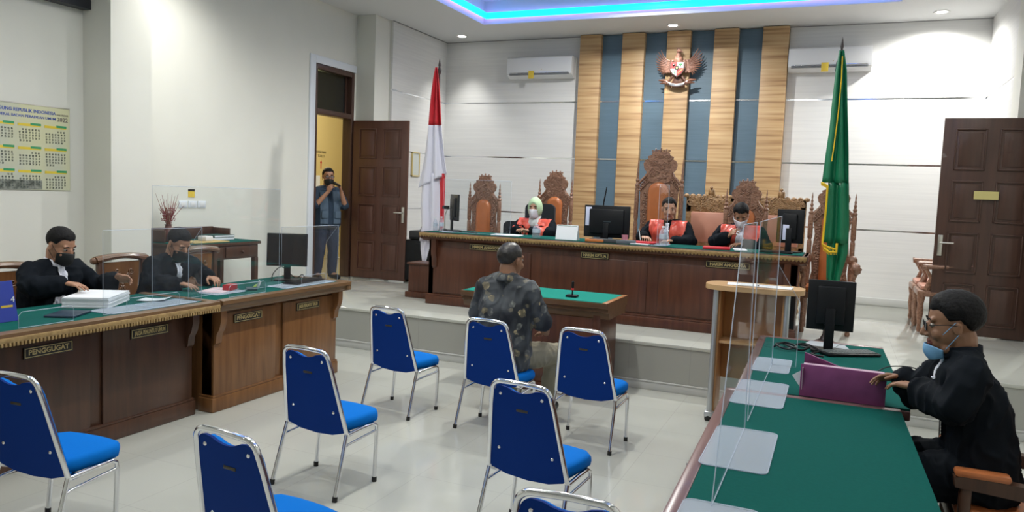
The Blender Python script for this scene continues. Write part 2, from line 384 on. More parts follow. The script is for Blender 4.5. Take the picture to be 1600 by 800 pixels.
for i, (x, y) in enumerate(((-5.75, 5.75), (-5.35, 2.4), (-5.35, -.8), (1.2, 7.4), (1.2, 3.8), (1.2, 0.2))):  # all but the first are unseen lamps added for general light
    downlight(x, y, ZC, DOWN_ROOM * (1.25 if i == 0 else .8), ('round recessed ceiling lamp above the tall white column at the left', 'added unseen ceiling lamp above the left wall calendar', 'added unseen ceiling lamp at the near end of the left wall', 'added unseen ceiling lamp above the green flag side of the platform step', 'added unseen ceiling lamp above the man at the right desk', 'added unseen ceiling lamp at the near end of the right wall')[i], ang=140 if i == 0 else 150, blend=1.0, grp='recessed lamps along the room sides')
M_fill = mat('fill_glow', (1, 1, 1), 0.5, emit=(0.98, 0.99, 0.95), es=FILL_STR)
for i, (y, wt) in enumerate(((9.15, 430), (6.6, 230), (4.1, 200), (1.9, 140))):
    downlight(-2.45, y, TZ, wt, ('bright recessed lamp in the far end of the ceiling tray above the judges bench', 'recessed lamp in the ceiling tray over the witness table', 'recessed lamp in the ceiling tray over the rows of blue chairs', 'recessed lamp in the near end of the ceiling tray')[i], ang=165, blend=.5)
for i, (x, y) in enumerate(((-3.6, 5.2), (-.9, 5.2), (-3.6, 2.4), (-.9, 2.4))):  # unseen panels added as broad soft fill
    t = thing('added_fill_panel', 'added unseen fill light panel in the ceiling tray above the chairs', 'ceiling light', (x, y, TZ), 0, 'added fill panels in the ceiling tray')
    MB().box(-.33, .33, -.33, .33, -.03, 0, .006).build('frame', M_white, t)
    MB().box(-.29, .29, -.29, .29, -.036, -.03).build('diffuser', M_fill, t)
t = thing('corridor_lamp', 'ceiling lamp lighting the yellow corridor', 'ceiling light', (-7.6, 9.6, 3.75))
MB().lathe([(.02, 0), (.05, -.02), (.15, -.03), (.16, -.06), (.14, -.09), (.02, -.1)], seg=24).build('lamp_shade', M_lamp, t)
d = bpy.data.lights.new('corridor_bulb', 'POINT'); d.energy = 75; d.color = (1, .93, .78); d.shadow_soft_size = .12
o = bpy.data.objects.new('corridor_bulb', d); C.objects.link(o); o.parent = t; o.location = (0, 0, -1.0)

# ---------------------------------------------------------------- doors
def door_leaf(w, h, m, mname):
    # leaf in local x 0..w (0 = hinge), y -.02...02, z 0..h ; six to eight raised panels
    b = MB().box(0, w, -.018, .018, 0, h, .003)
    rows = 4; st_, rl = .11, .11
    ph = (h - rl * (rows + 1)) / rows; pw = (w - st_ * 3) / 2
    for r in range(rows):
        for c in range(2):
            x0 = st_ + c * (pw + st_); z0 = rl + r * (ph + rl)
            for sgn in (-1, 1):
                y = sgn * .018
                for (a0, a1, c0, c1) in ((x0, x0 + pw, z0, z0 + .016), (x0, x0 + pw, z0 + ph - .016, z0 + ph), (x0, x0 + .016, z0, z0 + ph), (x0 + pw - .016, x0 + pw, z0, z0 + ph)):
                    b.box(a0, a1, min(y, y + sgn * .014), max(y, y + sgn * .014), c0, c1, .004)
                b.box(x0 + .04, x0 + pw - .04, min(y, y + sgn * .007), max(y, y + sgn * .007), z0 + .04, z0 + ph - .04, .006)
    return b
def door_handle(par, x, z, sgn):
    h = MB().box(x - .022, x + .022, -.030, .030, z - .11, z + .11, .004)
    for q in (-1, 1): h.tube([(x, q * .03, z + .03), (x, q * .065, z + .03), (x + sgn * .02, q * .07, z + .03), (x + sgn * .12, q * .07, z + .03)], .009)
    return h.build('door_handle', M_brush, par)
d1 = door_leaf(.91, 2.24, M_door, 'l').build('door_1', M_door, loc=(-6.45, 9.15, HS + .01), rot=(0, 0, .01)); struct(d1)
door_handle(d1, .86, .93, -1)
d2 = door_leaf(.90, 2.26, M_doord, 'r').build('door_2', M_doord, loc=(1.86, 9.13, HS + .01), rot=(0, 0, PI)); struct(d2)
door_handle(d2, .85, .93, -1)
fr = MB().box(XL - .14, XL + .01, 8.28, 8.34, HS, DT, .004).box(XL - .14, XL + .01, 9.11, 9.17, HS, DT, .004).box(XL - .14, XL + .01, 8.34, 9.11, DT - .07, DT, .004).box(XL - .14, XL + .01, 8.34, 9.11, 2.70, 2.77, .004)
fr.box(XL - .12, XL - .08, 8.34, 8.37, 2.77, DT - .07).box(XL - .12, XL - .08, 9.08, 9.11, 2.77, DT - .07)
fo = fr.build('door_3', M_doord); struct(fo)
MB().box(XL - .10, XL - .095, 8.36, 9.09, 2.77, DT - .07).build('transom_glass', M_tglass, fo)
tg = MB().box(0, .22, -.027, -.0265 + .002, 0, .085).build('sign', mat('yellow_paper', (0.62, 0.55, 0.22), 0.7), None)
tg.location = (1.275, 9.107, 1.87); tag(tg, 'small yellow paper notice stuck on the dark right hand door', 'notice')
# high window at top left
w = MB().box(XL, -6.37, 3.2, 4.97, 3.25, 3.34, .004).box(XL, -6.37, 3.2, 4.97, 4.0, 4.07, .004).box(XL, -6.37, 4.88, 4.97, 3.34, 4.0, .004).box(XL, -6.37, 3.2, 3.29, 3.34, 4.0, .004).box(XL, -6.38, 3.2, 4.88, 3.34, 3.40, .004)
wo = w.build('window_1', mat('dark_frame', (0.01, 0.012, 0.02), 0.4)); struct(wo)
MB().box(XL + .01, -6.43, 3.29, 4.88, 3.40, 4.0).build('pane', mat('grey_blue_pane', (0.10, 0.14, 0.18), 0.15), wo)

# ---------------------------------------------------------------- nameplates
def nameplate(par, txt, w, h, loc, rot):
    o = MB().box(-w / 2, w / 2, -h / 2, h / 2, -.004, .004, .002).build('nameplate', M_plate, par, loc=loc, rot=rot)
    f = MB()
    for a in ((-w / 2 + .006, w / 2 - .006, h / 2 - .010, h / 2 - .006), (-w / 2 + .006, w / 2 - .006, -h / 2 + .006, -h / 2 + .010), (-w / 2 + .006, -w / 2 + .010, -h / 2 + .006, h / 2 - .006), (w / 2 - .010, w / 2 - .006, -h / 2 + .006, h / 2 - .006)):
        f.box(*a, .003, .0055)
    f.build('plate_border', M_gold, o)
    text_mesh('plate_lettering', txt, h * .62, M_gold, o, loc=(0, 0, .0045), width=w * .82, bold=.0012)
    return o

# ---------------------------------------------------------------- left benches (two units side by side along y)
def left_bench(name, label, y0, y1, xf, mb_, carved, plates, ysplit):
    t = thing(name, label, 'bench desk', (-4.5, (y0 + y1) / 2, 0))
    ox, oy = -4.5, (y0 + y1) / 2
    L = lambda x: x - ox
    K = lambda y: y - oy
    b = MB().box(L(xf - .10), L(xf), K(y0 + .03), K(y1 - .06), .10, .775, .004).box(L(-4.76), L(xf), K(y0 + .03), K(y0 + .08), .0, .775, .004).box(L(-4.76), L(xf), K(y1 - .11), K(y1 - .06), .0, .775, .004)
    for ya, yb in ((y0 + .03, ysplit - .045), (ysplit + .045, y1 - .06)): b.box(L(xf), L(xf + .018), K(ya), K(yb), .12, .745, .006)
    b.build('body', mb_, t)
    b = MB().box(L(xf - .12), L(xf + .03), K(y0 + .01), K(y1 - .035), 0, .11, .008).box(L(xf - .12), L(xf + .024), K(y0 + .02), K(y1 - .04), .11, .128, .006)
    b.build('plinth', mb_, t)
    # consoles at both ends, stepped brackets under the lip
    for ya in (y0 + .03, y1 - .12):
        MB().prism([(L(xf), .50), (L(xf + .035), .53), (L(xf + .045), .60), (L(xf + .07), .64), (L(xf + .085), .70), (L(xf + .085), .775), (L(xf), .775)], K(ya), K(ya + .06), 'y').build('bracket', mb_, t)
    # top: moulded lip along front and far end
    prof = [(-4.87, .775), (xf + .085, .775), (xf + .095, .79), (-4.125, .80), (-4.118, .825), (-4.10, .835), (-4.10, .862), (-4.13, .866), (-4.165, .868), (-4.165, .850), (-4.87, .850)]
    b = MB().prism([(L(p[0]), p[1]) for p in prof], K(y0), K(y1), 'y')
    b.box(L(-4.87), L(-4.105), K(y1 - .05), K(y1 + .012), .785, .868, .008)
    b.build('worktop', M_wood_edge, t)
    if carved:
        b = MB(); n = int((y1 - y0) / .022)
        for i in range(n):
            y = y0 + (i + .5) * (y1 - y0) / n; b.box(L(-4.108), L(-4.092), K(y - .007), K(y + .007), .792, .815, .003)
        b.box(L(-4.112), L(-4.092), K(y0), K(y1), .812, .842, .006)
        b.build('carved_edge', M_wood_gold, t)
    MB().box(L(-4.865), L(-4.167), K(y0 + .01), K(y1 - .055), .848, .859).build('felt', M_felt, t)
    for txt, yc, w in plates: nameplate(t, txt, w, .068, (L(xf + .024), K(yc), .690), (PI / 2, 0, PI / 2))
    return t
left_bench('courtroom_bench', 'dark wooden bench desk with green top at the left, nearest the camera', 1.4, 4.205, -4.325, M_wood_dark, True, (('PENGGUGAT', 3.035, .31), ('JAKSA PENUNTUT UMUM', 3.765, .31)), 3.36)
left_bench('courtroom_bench', 'honey brown bench desk with green top on the left, the farther of the two', 4.235, 5.83, -4.235, M_wood_mid, False, (('PENGGUGAT', 4.615, .31), ('JAKSA PENUNTUT UMUM', 5.35, .31)), 4.99)

# ---------------------------------------------------------------- judges' bench
JX0, JX1 = -4.36, -.235
t = thing('judges_bench', 'long dark red-brown judges bench with carved gilded edge on the raised platform', 'bench desk', (-2.3, 7.8, HS))
L = lambda x: x + 2.3
K = lambda y: y - 7.8
H = lambda z: z - HS
b = MB().box(L(-4.285), L(-.31), K(7.6), K(7.68), H(HS + .08), H(1.18), .004).box(L(-4.285), L(-4.22), K(7.6), K(8.0), H(HS), H(1.18), .004).box(L(-.375), L(-.31), K(7.6), K(8.0), H(HS), H(1.18), .004)
for x0, x1 in ((-4.2, -3.02), (-2.90, -1.74), (-1.62, -.42)): b.box(L(x0), L(x1), K(7.588), K(7.6), H(HS + .14), H(1.10), .005)
b.build('body', M_wood_red, t)
MB().box(L(-4.305), L(-.29), K(7.575), K(7.70), 0, .10, .008).box(L(-4.295), L(-.30), K(7.583), K(7.69), .10, .12, .005).box(L(-4.305), L(-4.21), K(7.60), K(8.02), 0, .10, .008).box(L(-.385), L(-.29), K(7.60), K(8.02), 0, .10, .008).build('plinth', M_wood_red, t)
pr = [(7.60, 1.166), (7.585, 1.170), (7.57, 1.176), (7.55, 1.184), (7.52, 1.190), (7.515, 1.215), (7.50, 1.225), (7.50, 1.258), (7.52, 1.264), (8.10, 1.264), (8.10, 1.19), (7.60, 1.19)]
MB().prism([(K(p[0]), H(p[1])) for p in pr], L(JX0), L(JX1), 'x').box(L(JX0 - .01), L(JX0 + .03), K(7.5), K(8.10), H(1.20), H(1.264), .006).box(L(JX1 - .03), L(JX1 + .01), K(7.5), K(8.10), H(1.20), H(1.264), .006).build('worktop', M_wood_red, t)
b = MB().box(L(JX0), L(JX1), K(7.488), K(7.502), H(1.228), H(1.256), .005); n = 120
for i in range(n):
    x = JX0 + (i + .5) * (JX1 - JX0) / n; b.lathe([(.004, -.012), (.015, .0), (.015, .006)], (L(x), K(7.497), H(1.222)), 8)
b.build('carved_edge', M_wood_gold, t)
MB().box(L(JX0 + .04), L(JX1 - .04), K(7.53), K(8.08), H(1.262), H(1.270)).build('felt', M_felt, t)
for x in (-4.2, -.4): MB().prism([(K(7.6), H(.85)), (K(7.575), H(.88)), (K(7.57), H(.96)), (K(7.545), H(1.02)), (K(7.54), H(1.19)), (K(7.6), H(1.19))], L(x - .03), L(x + .03), 'x').build('bracket', M_wood_red, t)
for txt, xc, w in (('HAKIM ANGGOTA', -3.545, .43), ('HAKIM KETUA', -2.30, .305), ('HAKIM ANGGOTA', -.95, .42)): nameplate(t, txt, w, .068, (L(xc), K(7.581), H(1.127)), (PI / 2, 0, 0))
t = thing('side_cabinet', 'low red-brown wooden cabinet against the left end of the judges bench', 'cabinet', (-4.56, 8.0, HS))
MB().box(-.17, .25, -.1, .17, .06, .40, .006).build('body', M_wood_red, t)
MB().box(-.20, .25, -.13, .19, 0, .07, .01).build('plinth', M_wood_red, t)
MB().box(-.19, .25, -.12, .18, .40, .425, .006).build('top', M_wood_red, t)

# ---------------------------------------------------------------- witness table
t = thing('witness_table', 'red-brown wooden table with pale green top in front of the platform step', 'table', (-2.42, 6.42, 0))
b = MB().box(-.62, .62, -.24, .28, .06, .76, .005)
b.box(-.60, -.03, -.252, -.24, .14, .70, .006).box(.03, .56, -.252, -.24, .14, .70, .006)
b.box(.56, .625, -.25, .285, .06, .76, .004).build('body', M_wood_red, t)
MB().box(-.63, .635, -.26, .30, 0, .08, .006).build('plinth', M_wood_red, t)
MB().prism([(-.24, .70), (-.26, .755), (-.29, .765), (-.29, .79), (-.315, .80), (-.32, .845), (.34, .845), (.34, .77), (.3, .76), (.28, .70)], -.68, .70, 'x').build('worktop', M_wood_edgex, t)
MB().box(.655, .70, -.32, .34, .843, .850, .002).build('edge_strip', mat('orange_edge_wood', (0.36, 0.15, 0.05), 0.35), t)
MB().box(-.66, .655, -.305, .33, .843, .850).build('felt', M_feltl, t)
m = thing('gooseneck_microphone', 'small black microphone with a red ring on the witness table', 'microphone', (-2.10, 6.30, .85))
MB().box(-.05, .05, -.04, .04, 0, .02, .006).build('base', M_black, m)
MB().tube([(0, 0, .02), (.0, .005, .08)], .006).build('neck', M_black, m)
MB().tube([(0, .005, .08), (0, .007, .13)], .012, 10).sph((0, .007, .13), .012).build('capsule', M_black, m)
MB().tube([(0, .005, .062), (0, .0055, .078)], .014, 10).build('ring', mat('red_plastic', (0.6, 0.03, 0.03), .4), m)

# ---------------------------------------------------------------- blue stacking chairs
M_cw = mat('chair_tag', (0.05, 0.045, 0.03), 0.4)
def blue_chair():
    t = thing('stacking_chair', 'blue padded chair', 'chair')
    # back hoop: from the leg joints up, round corners, over the top
    def lerp(a, b, f): return a + (b - a) * f
    def hoop_pt(x, z):     # lean of the back: y .106 at z .35 -> y 0 at z .837
        return V((x, lerp(.106, 0, (z - .35) / .487), z))
    pts = []
    wj, wt, zt, r = .222, .163, .828, .055
    for f in (0, .3, .6, .85): pts.append(hoop_pt(-lerp(wj, wt + .004, f), lerp(.36, zt - r, f)))
    for i in range(7):
        a = PI - (PI / 2) * i / 6; pts.append(hoop_pt(-(wt - r) + r * math.cos(a), zt - r + r * math.sin(a)))
    pts += [hoop_pt(0, zt + .004)]
    pts += [V((-p.x, p.y, p.z)) for p in reversed(pts[:-1])]
    # tube curls forward under the seat at the lower ends
    lo = [V((-.205, .14, .335)), V((-.222, .112, .345))]
    full = [V((-.205, .17, .338))] + lo + pts + [V((.222, .112, .345)), V((.205, .14, .335)), V((.205, .17, .338))]
    MB().tube(full, .0125, 10, sx=1.0).build('back_frame', M_chrome, t, smooth=60)
    # padded back board with a dipped top edge
    def outline(ins):
        P = []
        for f in (0, .5, 1): P.append((-lerp(.212, .163, f) + ins, lerp(.375, .745, f)))
        for i in range(6):
            a = PI - (PI / 2) * i / 5; P.append((-.155 + .045 + (.045 - ins) * math.cos(a) - .0, .765 + (.045 - ins) * math.sin(a)))
        for x in (-.075, -.05, -.025, 0): P.append((x, .81 - ins - .026 * (1 - (abs(x) / .085) ** 2) - 0.0))
        Q = P + [(-x, z) for x, z in reversed(P[:-1])]
        return [(.14, .338 + 0), ] * 0 + Q
    base = [(.205, .355), (.12, .330), (0, .322), (-.12, .330), (-.205, .355)]
    def yb(z): return .106 - .106 * (z - .35) / .487
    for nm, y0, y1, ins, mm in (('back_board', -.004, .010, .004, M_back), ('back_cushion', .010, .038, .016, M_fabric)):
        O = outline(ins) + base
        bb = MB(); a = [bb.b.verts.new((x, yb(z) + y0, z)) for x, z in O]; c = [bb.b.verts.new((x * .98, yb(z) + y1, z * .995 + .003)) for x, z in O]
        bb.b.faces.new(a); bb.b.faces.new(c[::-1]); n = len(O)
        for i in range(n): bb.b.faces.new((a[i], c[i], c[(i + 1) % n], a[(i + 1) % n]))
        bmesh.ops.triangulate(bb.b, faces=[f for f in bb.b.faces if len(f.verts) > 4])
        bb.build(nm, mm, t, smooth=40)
    for x, z in ((-.115, .765), (.115, .765), (-.15, .47), (.15, .47)):
        MB().sph((x, yb(z) - .005, z), (.0085, .005, .0085), 10).build('bolt', M_chrome, t)
    MB().box(-.032, .032, yb(.69) - .0075, yb(.69) - .004, .684, .697, .002).build('tag', M_cw, t)
    # seat cushion
    so = [(-.19, .10), (-.205, .16), (-.215, .30), (-.212, .40), (-.17, .445), (-.08, .458), (0, .461)]
    so = so + [(-x, y) for x, y in reversed(so[:-1])]
    bb = MB(); layers = []
    for z, k in ((.352, .93), (.362, .985), (.385, 1.0), (.405, .99), (.418, .95), (.424, .85), (.428, .55)):
        layers.append([bb.b.verts.new((x * k, .28 + (y - .28) * k, z)) for x, y in so])
    n = len(so)
    for A, B in zip(layers, layers[1:]):
        for i in range(n): bb.b.faces.new((A[i], A[(i + 1) % n], B[(i + 1) % n], B[i]))
    bb.b.faces.new(layers[0][::-1]); bb.b.faces.new(layers[-1])
    bb.build('seat', M_fabric, t, smooth=60)
    for s in (-1, 1):
        # rear leg and its forward frame rail
        MB().tube([(s * .222, .106, .352), (s * .235, .004, .02)], .0115, 8).build('leg', M_chrome, t, smooth=60)
        MB().tube([(s * .235, .006, .028), (s * .2355, .001, 0)], .0145, 10).build('foot_cap', M_rubber, t)
        MB().tube([(s * .226, .362, .02), (s * .216, .385, .30), (s * .214, .380, .335), (s * .213, .355, .350), (s * .214, .25, .349), (s * .22, .115, .345)], .0115, 8).build('leg', M_chrome, t, smooth=60)
        MB().tube([(s * .226, .361, .028), (s * .2262, .3605, 0)], .0145, 10).build('foot_cap', M_rubber, t)
        MB().tube([(s * .225, .085, .28), (s * .221, .12, .287), (s * .216, .384, .305)], .008, 8).build('side_rail', M_chrome, t, smooth=60)
    MB().tube([(-.21, .17, .34), (.21, .17, .34)], .010, 8).tube([(-.213, .36, .345), (.213, .36, .345)], .010, 8).build('crossbar', M_chrome, t)
    return t
BC = 'blue and chrome chairs set out on the white floor'
chairs = [
 ((-3.102, 4.877), -.14, 'empty blue chair nearest the platform step, left of the seated man'),
 ((-2.674, 3.375), -.08, 'empty blue chair standing in front of the honey brown bench desk'),
 ((-1.986, 2.06), -.11, 'empty blue chair at the bottom edge left of centre, legs cut off'),
 ((-3.38, 2.20), .06, 'empty blue chair at the far left edge beside the dark bench desk'),
 ((-2.245, 4.844), -.07, 'blue and chrome chair on which the man in the flowered shirt sits'),
 ((-1.54, 4.883), -.075, 'blue and chrome chair just in front of the right end of the witness table'),
 ((-1.337, 3.295), -.13, 'blue and chrome chair in the middle, directly behind the seated man'),
 ((-.69, 2.11), .06, 'blue and chrome chair at the bottom centre, only the top of its back showing')]
ch0 = blue_chair()
for i, ((x, y), a, lab) in enumerate(chairs):
    if i == 0:
        ch0.location = (x, y, 0); ch0.rotation_euler = (0, 0, a); ch0['label'] = lab; ch0['group'] = BC
    else: dup(ch0, (x, y, 0), a, lab, BC)

# ---------------------------------------------------------------- carved chairs
def spiral(b, c, r, turns, s, y, w=.006, pl=1):
    pts = []
    for i in range(int(14 * turns) + 1):
        a = s * 2 * PI * i / 14; rr = r * (1 - .8 * i / (14 * turns)); pts.append((c[0] + rr * math.cos(a), y, c[1] + rr * math.sin(a)))
    b.tube(pts, w, 6)
SPIN = [(.018, 0), (.020, .01), (.012, .03), (.017, .06), (.017, .20), (.012, .22), (.018, .24), (.018, .46), (.014, .48), (.020, .50), (.010, .52), (.016, .54), (.008, .56), (.012, .58), (.006, .60), (.009, .62), (.004, .64), (.006, .66), (.001, .71)]
def throne(rng_seed, k, label, loc, rz, leather=M_leather, carve=M_carve, grp=None, wk=1.0):
    """local: seat front towards -y, back at y=0; k scales heights"""
    rng = random.Random(rng_seed)
    t = thing('carved_armchair', label, 'chair', loc, rz, grp)
    w = .21 * k * wk; zs = .44
    zsp = .72
    for s in (-1, 1):
        MB().lathe([(r * 1.45, z * (1.43 * k - zsp) / .71) for r, z in SPIN], (s * w, 0, zsp)).build('spindle', carve, t)
        b = MB().sph((s * (w + .01), -.02, zsp + .02), (.052, .055, .055), 12)
        b.build('arm_knob', carve, t)
        # arm with a carved lion-like head at its front end
        b = MB().tube([(s * (w + .01), .0, .70), (s * (w + .035), -.15, .715), (s * (w + .045), -.32, .70), (s * (w + .04), -.42, .69)], [.024, .026, .028, .034], 10)
        b.sph((s * (w + .04), -.45, .685), (.045, .055, .055), 12)
        for i in range(14): a = rng.uniform(0, 2 * PI); b.sph((s * (w + .04) + .042 * math.cos(a), -.43 + rng.uniform(-.03, .02), .685 + .045 * math.sin(a)), .014, 6)
        b.build('arm', carve, t)
        b = MB().tube([(s * (w + .04), -.42, .66), (s * (w + .02), -.44, .58), (s * (w + .03), -.43, .50), (s * (w + .01), -.42, .44)], [.03, .022, .026, .034], 10); b.build('arm_support', carve, t)
        MB().lathe([(.020, 0), (.026, .02), (.020, .05), (.032, .12), (.036, .22), (.026, .28), (.034, .33), (.034, .40)], (s * (w + .005), -.42, 0)).build('leg', carve, t)
        MB().lathe([(.018, 0), (.022, .02), (.018, .1), (.024, .2), (.02, .30), (.026, .40)], (s * w, 0, 0)).lathe([(.026, .38), (.022, .5), (.028, .6), (.024, .74)], (s * w, 0, 0)).build('leg', carve, t)
    MB().box(-w - .03, w + .03, -.47, .03, .36, .42, .012).build('seat_frame', carve, t)
    MB().box(-w + .0, w - .0, -.45, -.02, .415, .475, .025).build('seat_cushion', leather, t)
    pw = .10 * k * wk; pz0, pz1 = .50, 1.215 * k
    # openwork frame round the pad
    b = MB()
    O = [(-pw * 1.75, .47), (-pw * 1.5, .60), (-pw * 1.65, .78), (-pw * 1.45, 1.0), (-pw * 1.6, 1.10 * k), (-w * .97, 1.19 * k), (-w * .97, 1.215 * k), (-pw * 1.05, 1.30 * k), (-pw * .95, 1.33 * k)]
    # side strips
    for s in (-1, 1):
        strip = [(s * abs(x) * 1.12, z) for x, z in O[:5]] + [(s * pw * .95, 1.10 * k), (s * pw * .95, .47)]
        b.prism(strip, -.012, .014, 'y')
        for i in range(22):
            z = .50 + (1.10 * k - .5) * i / 21; spiral(b, (s * pw * (1.28 + .12 * math.sin(i * 2.1)), z), .026, 1.2, s * (1 if i % 2 else -1), -.018, .006)
        b.tube([(s * w * .97, .0, 1.19 * k), (s * pw * 1.35, 0, 1.26 * k), (s * pw * .9, 0, 1.34 * k)], .017, 8)
        for i in range(7): f = i / 6; spiral(b, (s * (w * .9 + (pw * .9 - w * .9) * f), (1.15 + .11 * f) * k), .028, 1.2, s, -.012, .006)
    b.build('back_frame', carve, t)
    MB().prism([(-w * .88, 1.12 * k), (-w * .86, 1.17 * k), (-.105 * k, 1.30 * k), (.105 * k, 1.30 * k), (w * .86, 1.17 * k), (w * .88, 1.12 * k), (pw * 1.45, 1.04 * k), (-pw * 1.45, 1.04 * k)], .0, .016, 'y').build('shoulder_panel', carve, t)
    arch = [(-pw, pz0), (pw, pz0)] + [(pw * math.cos(a), pz1 - pw + pw * .95 * math.sin(a)) for a in [PI * i / 12 for i in range(13)]]
    MB().prism([(x * 1.06, z + (.008 if z > .8 else 0)) for x, z in arch], -.01, .012, 'y').build('back_panel', carve, t)
    b = MB(); lay = []
    for q, y in ((1.0, -.010), (1.0, -.030), (.90, -.044), (.6, -.050)):
        lay.append([b.b.verts.new((x * q, y, (pz0 + pz1) / 2 + (z - (pz0 + pz1) / 2) * (q * .3 + .7 if q < 1 else 1))) for x, z in arch])
    n = len(arch)
    for A, B in zip(lay, lay[1:]):
        for i in range(n): b.b.faces.new((A[i], A[(i + 1) % n], B[(i + 1) % n], B[i]))
    b.b.faces.new(lay[-1]); b.b.faces.new(lay[0][::-1]); b.build('back_cushion', leather, t, smooth=60)
    # crest: lobed silhouette crowned with finials
    b = MB()
    half = [(0, 1.19), (.085, 1.215), (.105, 1.26), (.10, 1.29), (.135, 1.33), (.145, 1.38), (.13, 1.415), (.105, 1.425), (.110, 1.45), (.075, 1.465), (.075, 1.48), (.060, 1.495)]
    cr = [(x * k * wk * 1.10, z * k) for x, z in half]; cr = cr + [(-x, z) for x, z in reversed(cr[1:])]
    b.prism(cr, -.018, .016, 'y')
    for i in range(34):
        a = rng.uniform(0, 1); zc = 1.24 + .22 * a; xw = .10 * (1 - .4 * abs(a - .5)); xx = rng.uniform(-xw, xw)
        spiral(b, (xx * k, zc * k), rng.uniform(.014, .03), 1.3, rng.choice((-1, 1)), -.022, .0055)
    for xx, hh in ((-.05, .8), (0, 1.0), (.05, .8)):
        b.lathe([(.016, 0), (.008, .012), (.016, .024 * hh), (.006, .034 * hh), (.012, .045 * hh), (.001, .056 * hh)], (xx * k, 0, 1.490 * k), 8)
        spiral(b, ((xx + .025) * k, 1.500 * k), .016, 1.2, 1, -.006, .006); spiral(b, ((xx - .025) * k, 1.500 * k), .016, 1.2, -1, -.006, .006)
    b.box(-.06 * k, .06 * k, -.012, .012, 1.475 * k, 1.495 * k, .003)
    b.build('crest', carve, t)
    return t
throne(1, 1.0, 'empty carved throne chair with orange leather pad at the left end behind the judges bench', (-4.155, 8.76, HS), 0)
throne(2, 1.06, 'empty carved throne chair with orange leather pad right of the pale green headscarf', (-3.415, 9.36, HS), 0)
throne(3, 1.24, 'tallest carved throne chair, behind the judge at the middle of the bench', (-1.93, 8.80, HS), 0)
throne(4, 1.02, 'carved throne chair behind the person who bows deeply at the right of the bench', (-.945, 8.80, HS), 0)
throne(5, 1.01, 'carved throne chair with orange leather pad behind the green flag', (-.048, 8.70, HS), 0)

def settee(seed, label, loc, w, gr):
    rng = random.Random(seed)
    t = thing('carved_wide_chair', label, 'chair', loc, 0, gr)
    zt = 1.36
    b = MB().box(-w, w, -.02, .03, zt - .20, zt, .01).box(-w, -w + .07, -.02, .03, .3, zt, .01).box(w - .07, w, -.02, .03, .3, zt, .01).box(-w, w, -.02, .03, .72, .80, .01)
    for i in range(60):
        spiral(b, (rng.uniform(-w + .03, w - .03), zt - rng.uniform(.0, .17)), rng.uniform(.02, .035), 1.3, rng.choice((-1, 1)), -.025, .007)
    for i in range(9): b.sph((-w + 2 * w * i / 8, 0, zt + .005), (.035, .025, .028), 8)
    b.build('back_frame', M_carve2, t)
    # perched bird finial: body, head, folded wings
    f = MB().sph((0, 0, zt + .055), (.03, .03, .055), 10).sph((0, -.02, zt + .115), (.02, .025, .02), 10).tube([(0, -.035, zt + .118), (0, -.06, zt + .108)], [.008, .002], 6)
    for s in (-1, 1): f.sph((s * .03, .01, zt + .05), (.012, .03, .05), 8)
    f.build('finial', M_carve2, t)
    MB().box(-w + .07, w - .07, -.045, -.01, .80, zt - .19, .02).build('back_cushion', M_pink, t)
    MB().box(-w, w, -.55, .03, .34, .41, .012).build('seat_frame', M_carve2, t)
    MB().box(-w + .03, w - .03, -.54, -.02, .405, .48, .03).build('seat_cushion', M_pink, t)
    for s in (-1, 1):
        for y in (-.5, 0): MB().lathe([(.025, 0), (.035, .03), (.022, .07), (.036, .2), (.03, .36)], (s * (w - .04), y, 0)).build('leg', M_carve2, t)
        MB().tube([(s * (w - .03), 0, .72), (s * (w - .02), -.25, .68), (s * (w - .02), -.52, .66), (s * (w - .02), -.54, .40)], [.025, .028, .034, .03], 8).build('arm', M_carve2, t)
    return t
settee(11, 'wide gilded carved chair with pale pink pad between the middle and right judges', (-1.455, 9.62, HS), .30, None)
settee(12, 'wide gilded carved chair behind the monitor at the right end of the judges bench', (-.635, 9.62, HS), .29, None)

# prosecutors' and side chairs with a carved bowed top rail
def rail_chair(label, loc, rz, ztop=1.12, pad=None, grp=None):
    t = thing('carved_rail_chair', label, 'chair', loc, rz, grp)
    w = .235
    b = MB(); pts = []
    for i in range(13):
        f = -1 + i / 6; pts.append((f * w, .05 * (1 - f * f) * 0 + .02 * f * f, ztop - .028 * f * f))
    b.tube(pts, [.026 + .006 * abs(-1 + i / 6) for i in range(13)], 10, sx=1.4)
    for s in (-1, 1): b.sph((s * (w + .012), .02, ztop - .032), (.032, .032, .03), 10)
    b.build('top_rail', mat('polished_wood', (0.16, 0.085, 0.05), 0.22, coat=.5), t)
    b = MB().prism([(-.14, .60), (.14, .60), (.17, ztop - .05), (-.17, ztop - .05)], .0, .02, 'y')
    for i in range(16): rng = random.Random(i); spiral(b, (rng.uniform(-.09, .09), rng.uniform(.7, ztop - .12)), .03, 1.3, 1 if i % 2 else -1, -.004, .006)
    b.build('back_splat', M_wood_mid, t)
    for s in (-1, 1):
        MB().box(s * .205 - .022, s * .205 + .022, -.012, .032, 0, ztop - .02, .008).build('leg', M_wood_dark, t)
        MB().lathe([(.018, 0), (.024, .05), (.03, .3), (.03, .45)], (s * .21, -.42, 0)).build('leg', M_wood_dark, t)
        b = MB().tube([(s * .215, .0, .72), (s * .23, -.2, .70), (s * .23, -.40, .69), (s * .22, -.42, .45)], [.018, .022, .026, .02], 8); b.build('arm', M_wood_dark, t)
    MB().box(-.235, .235, -.45, .02, .46, .52, .01).build('seat_frame', M_wood_dark, t)
    MB().box(-.21, .21, -.43, -.0, .515, .57, .02).build('seat_cushion', pad or M_leather, t)
    return t
rail_chair('carved wooden chair with pale bowed top rail under the robed person at the left edge', (-5.46, 3.50, 0), PI / 2, 1.08)
rail_chair('carved wooden chair between the two black-robed people at the left bench', (-5.46, 4.50, 0), PI / 2, 1.09)
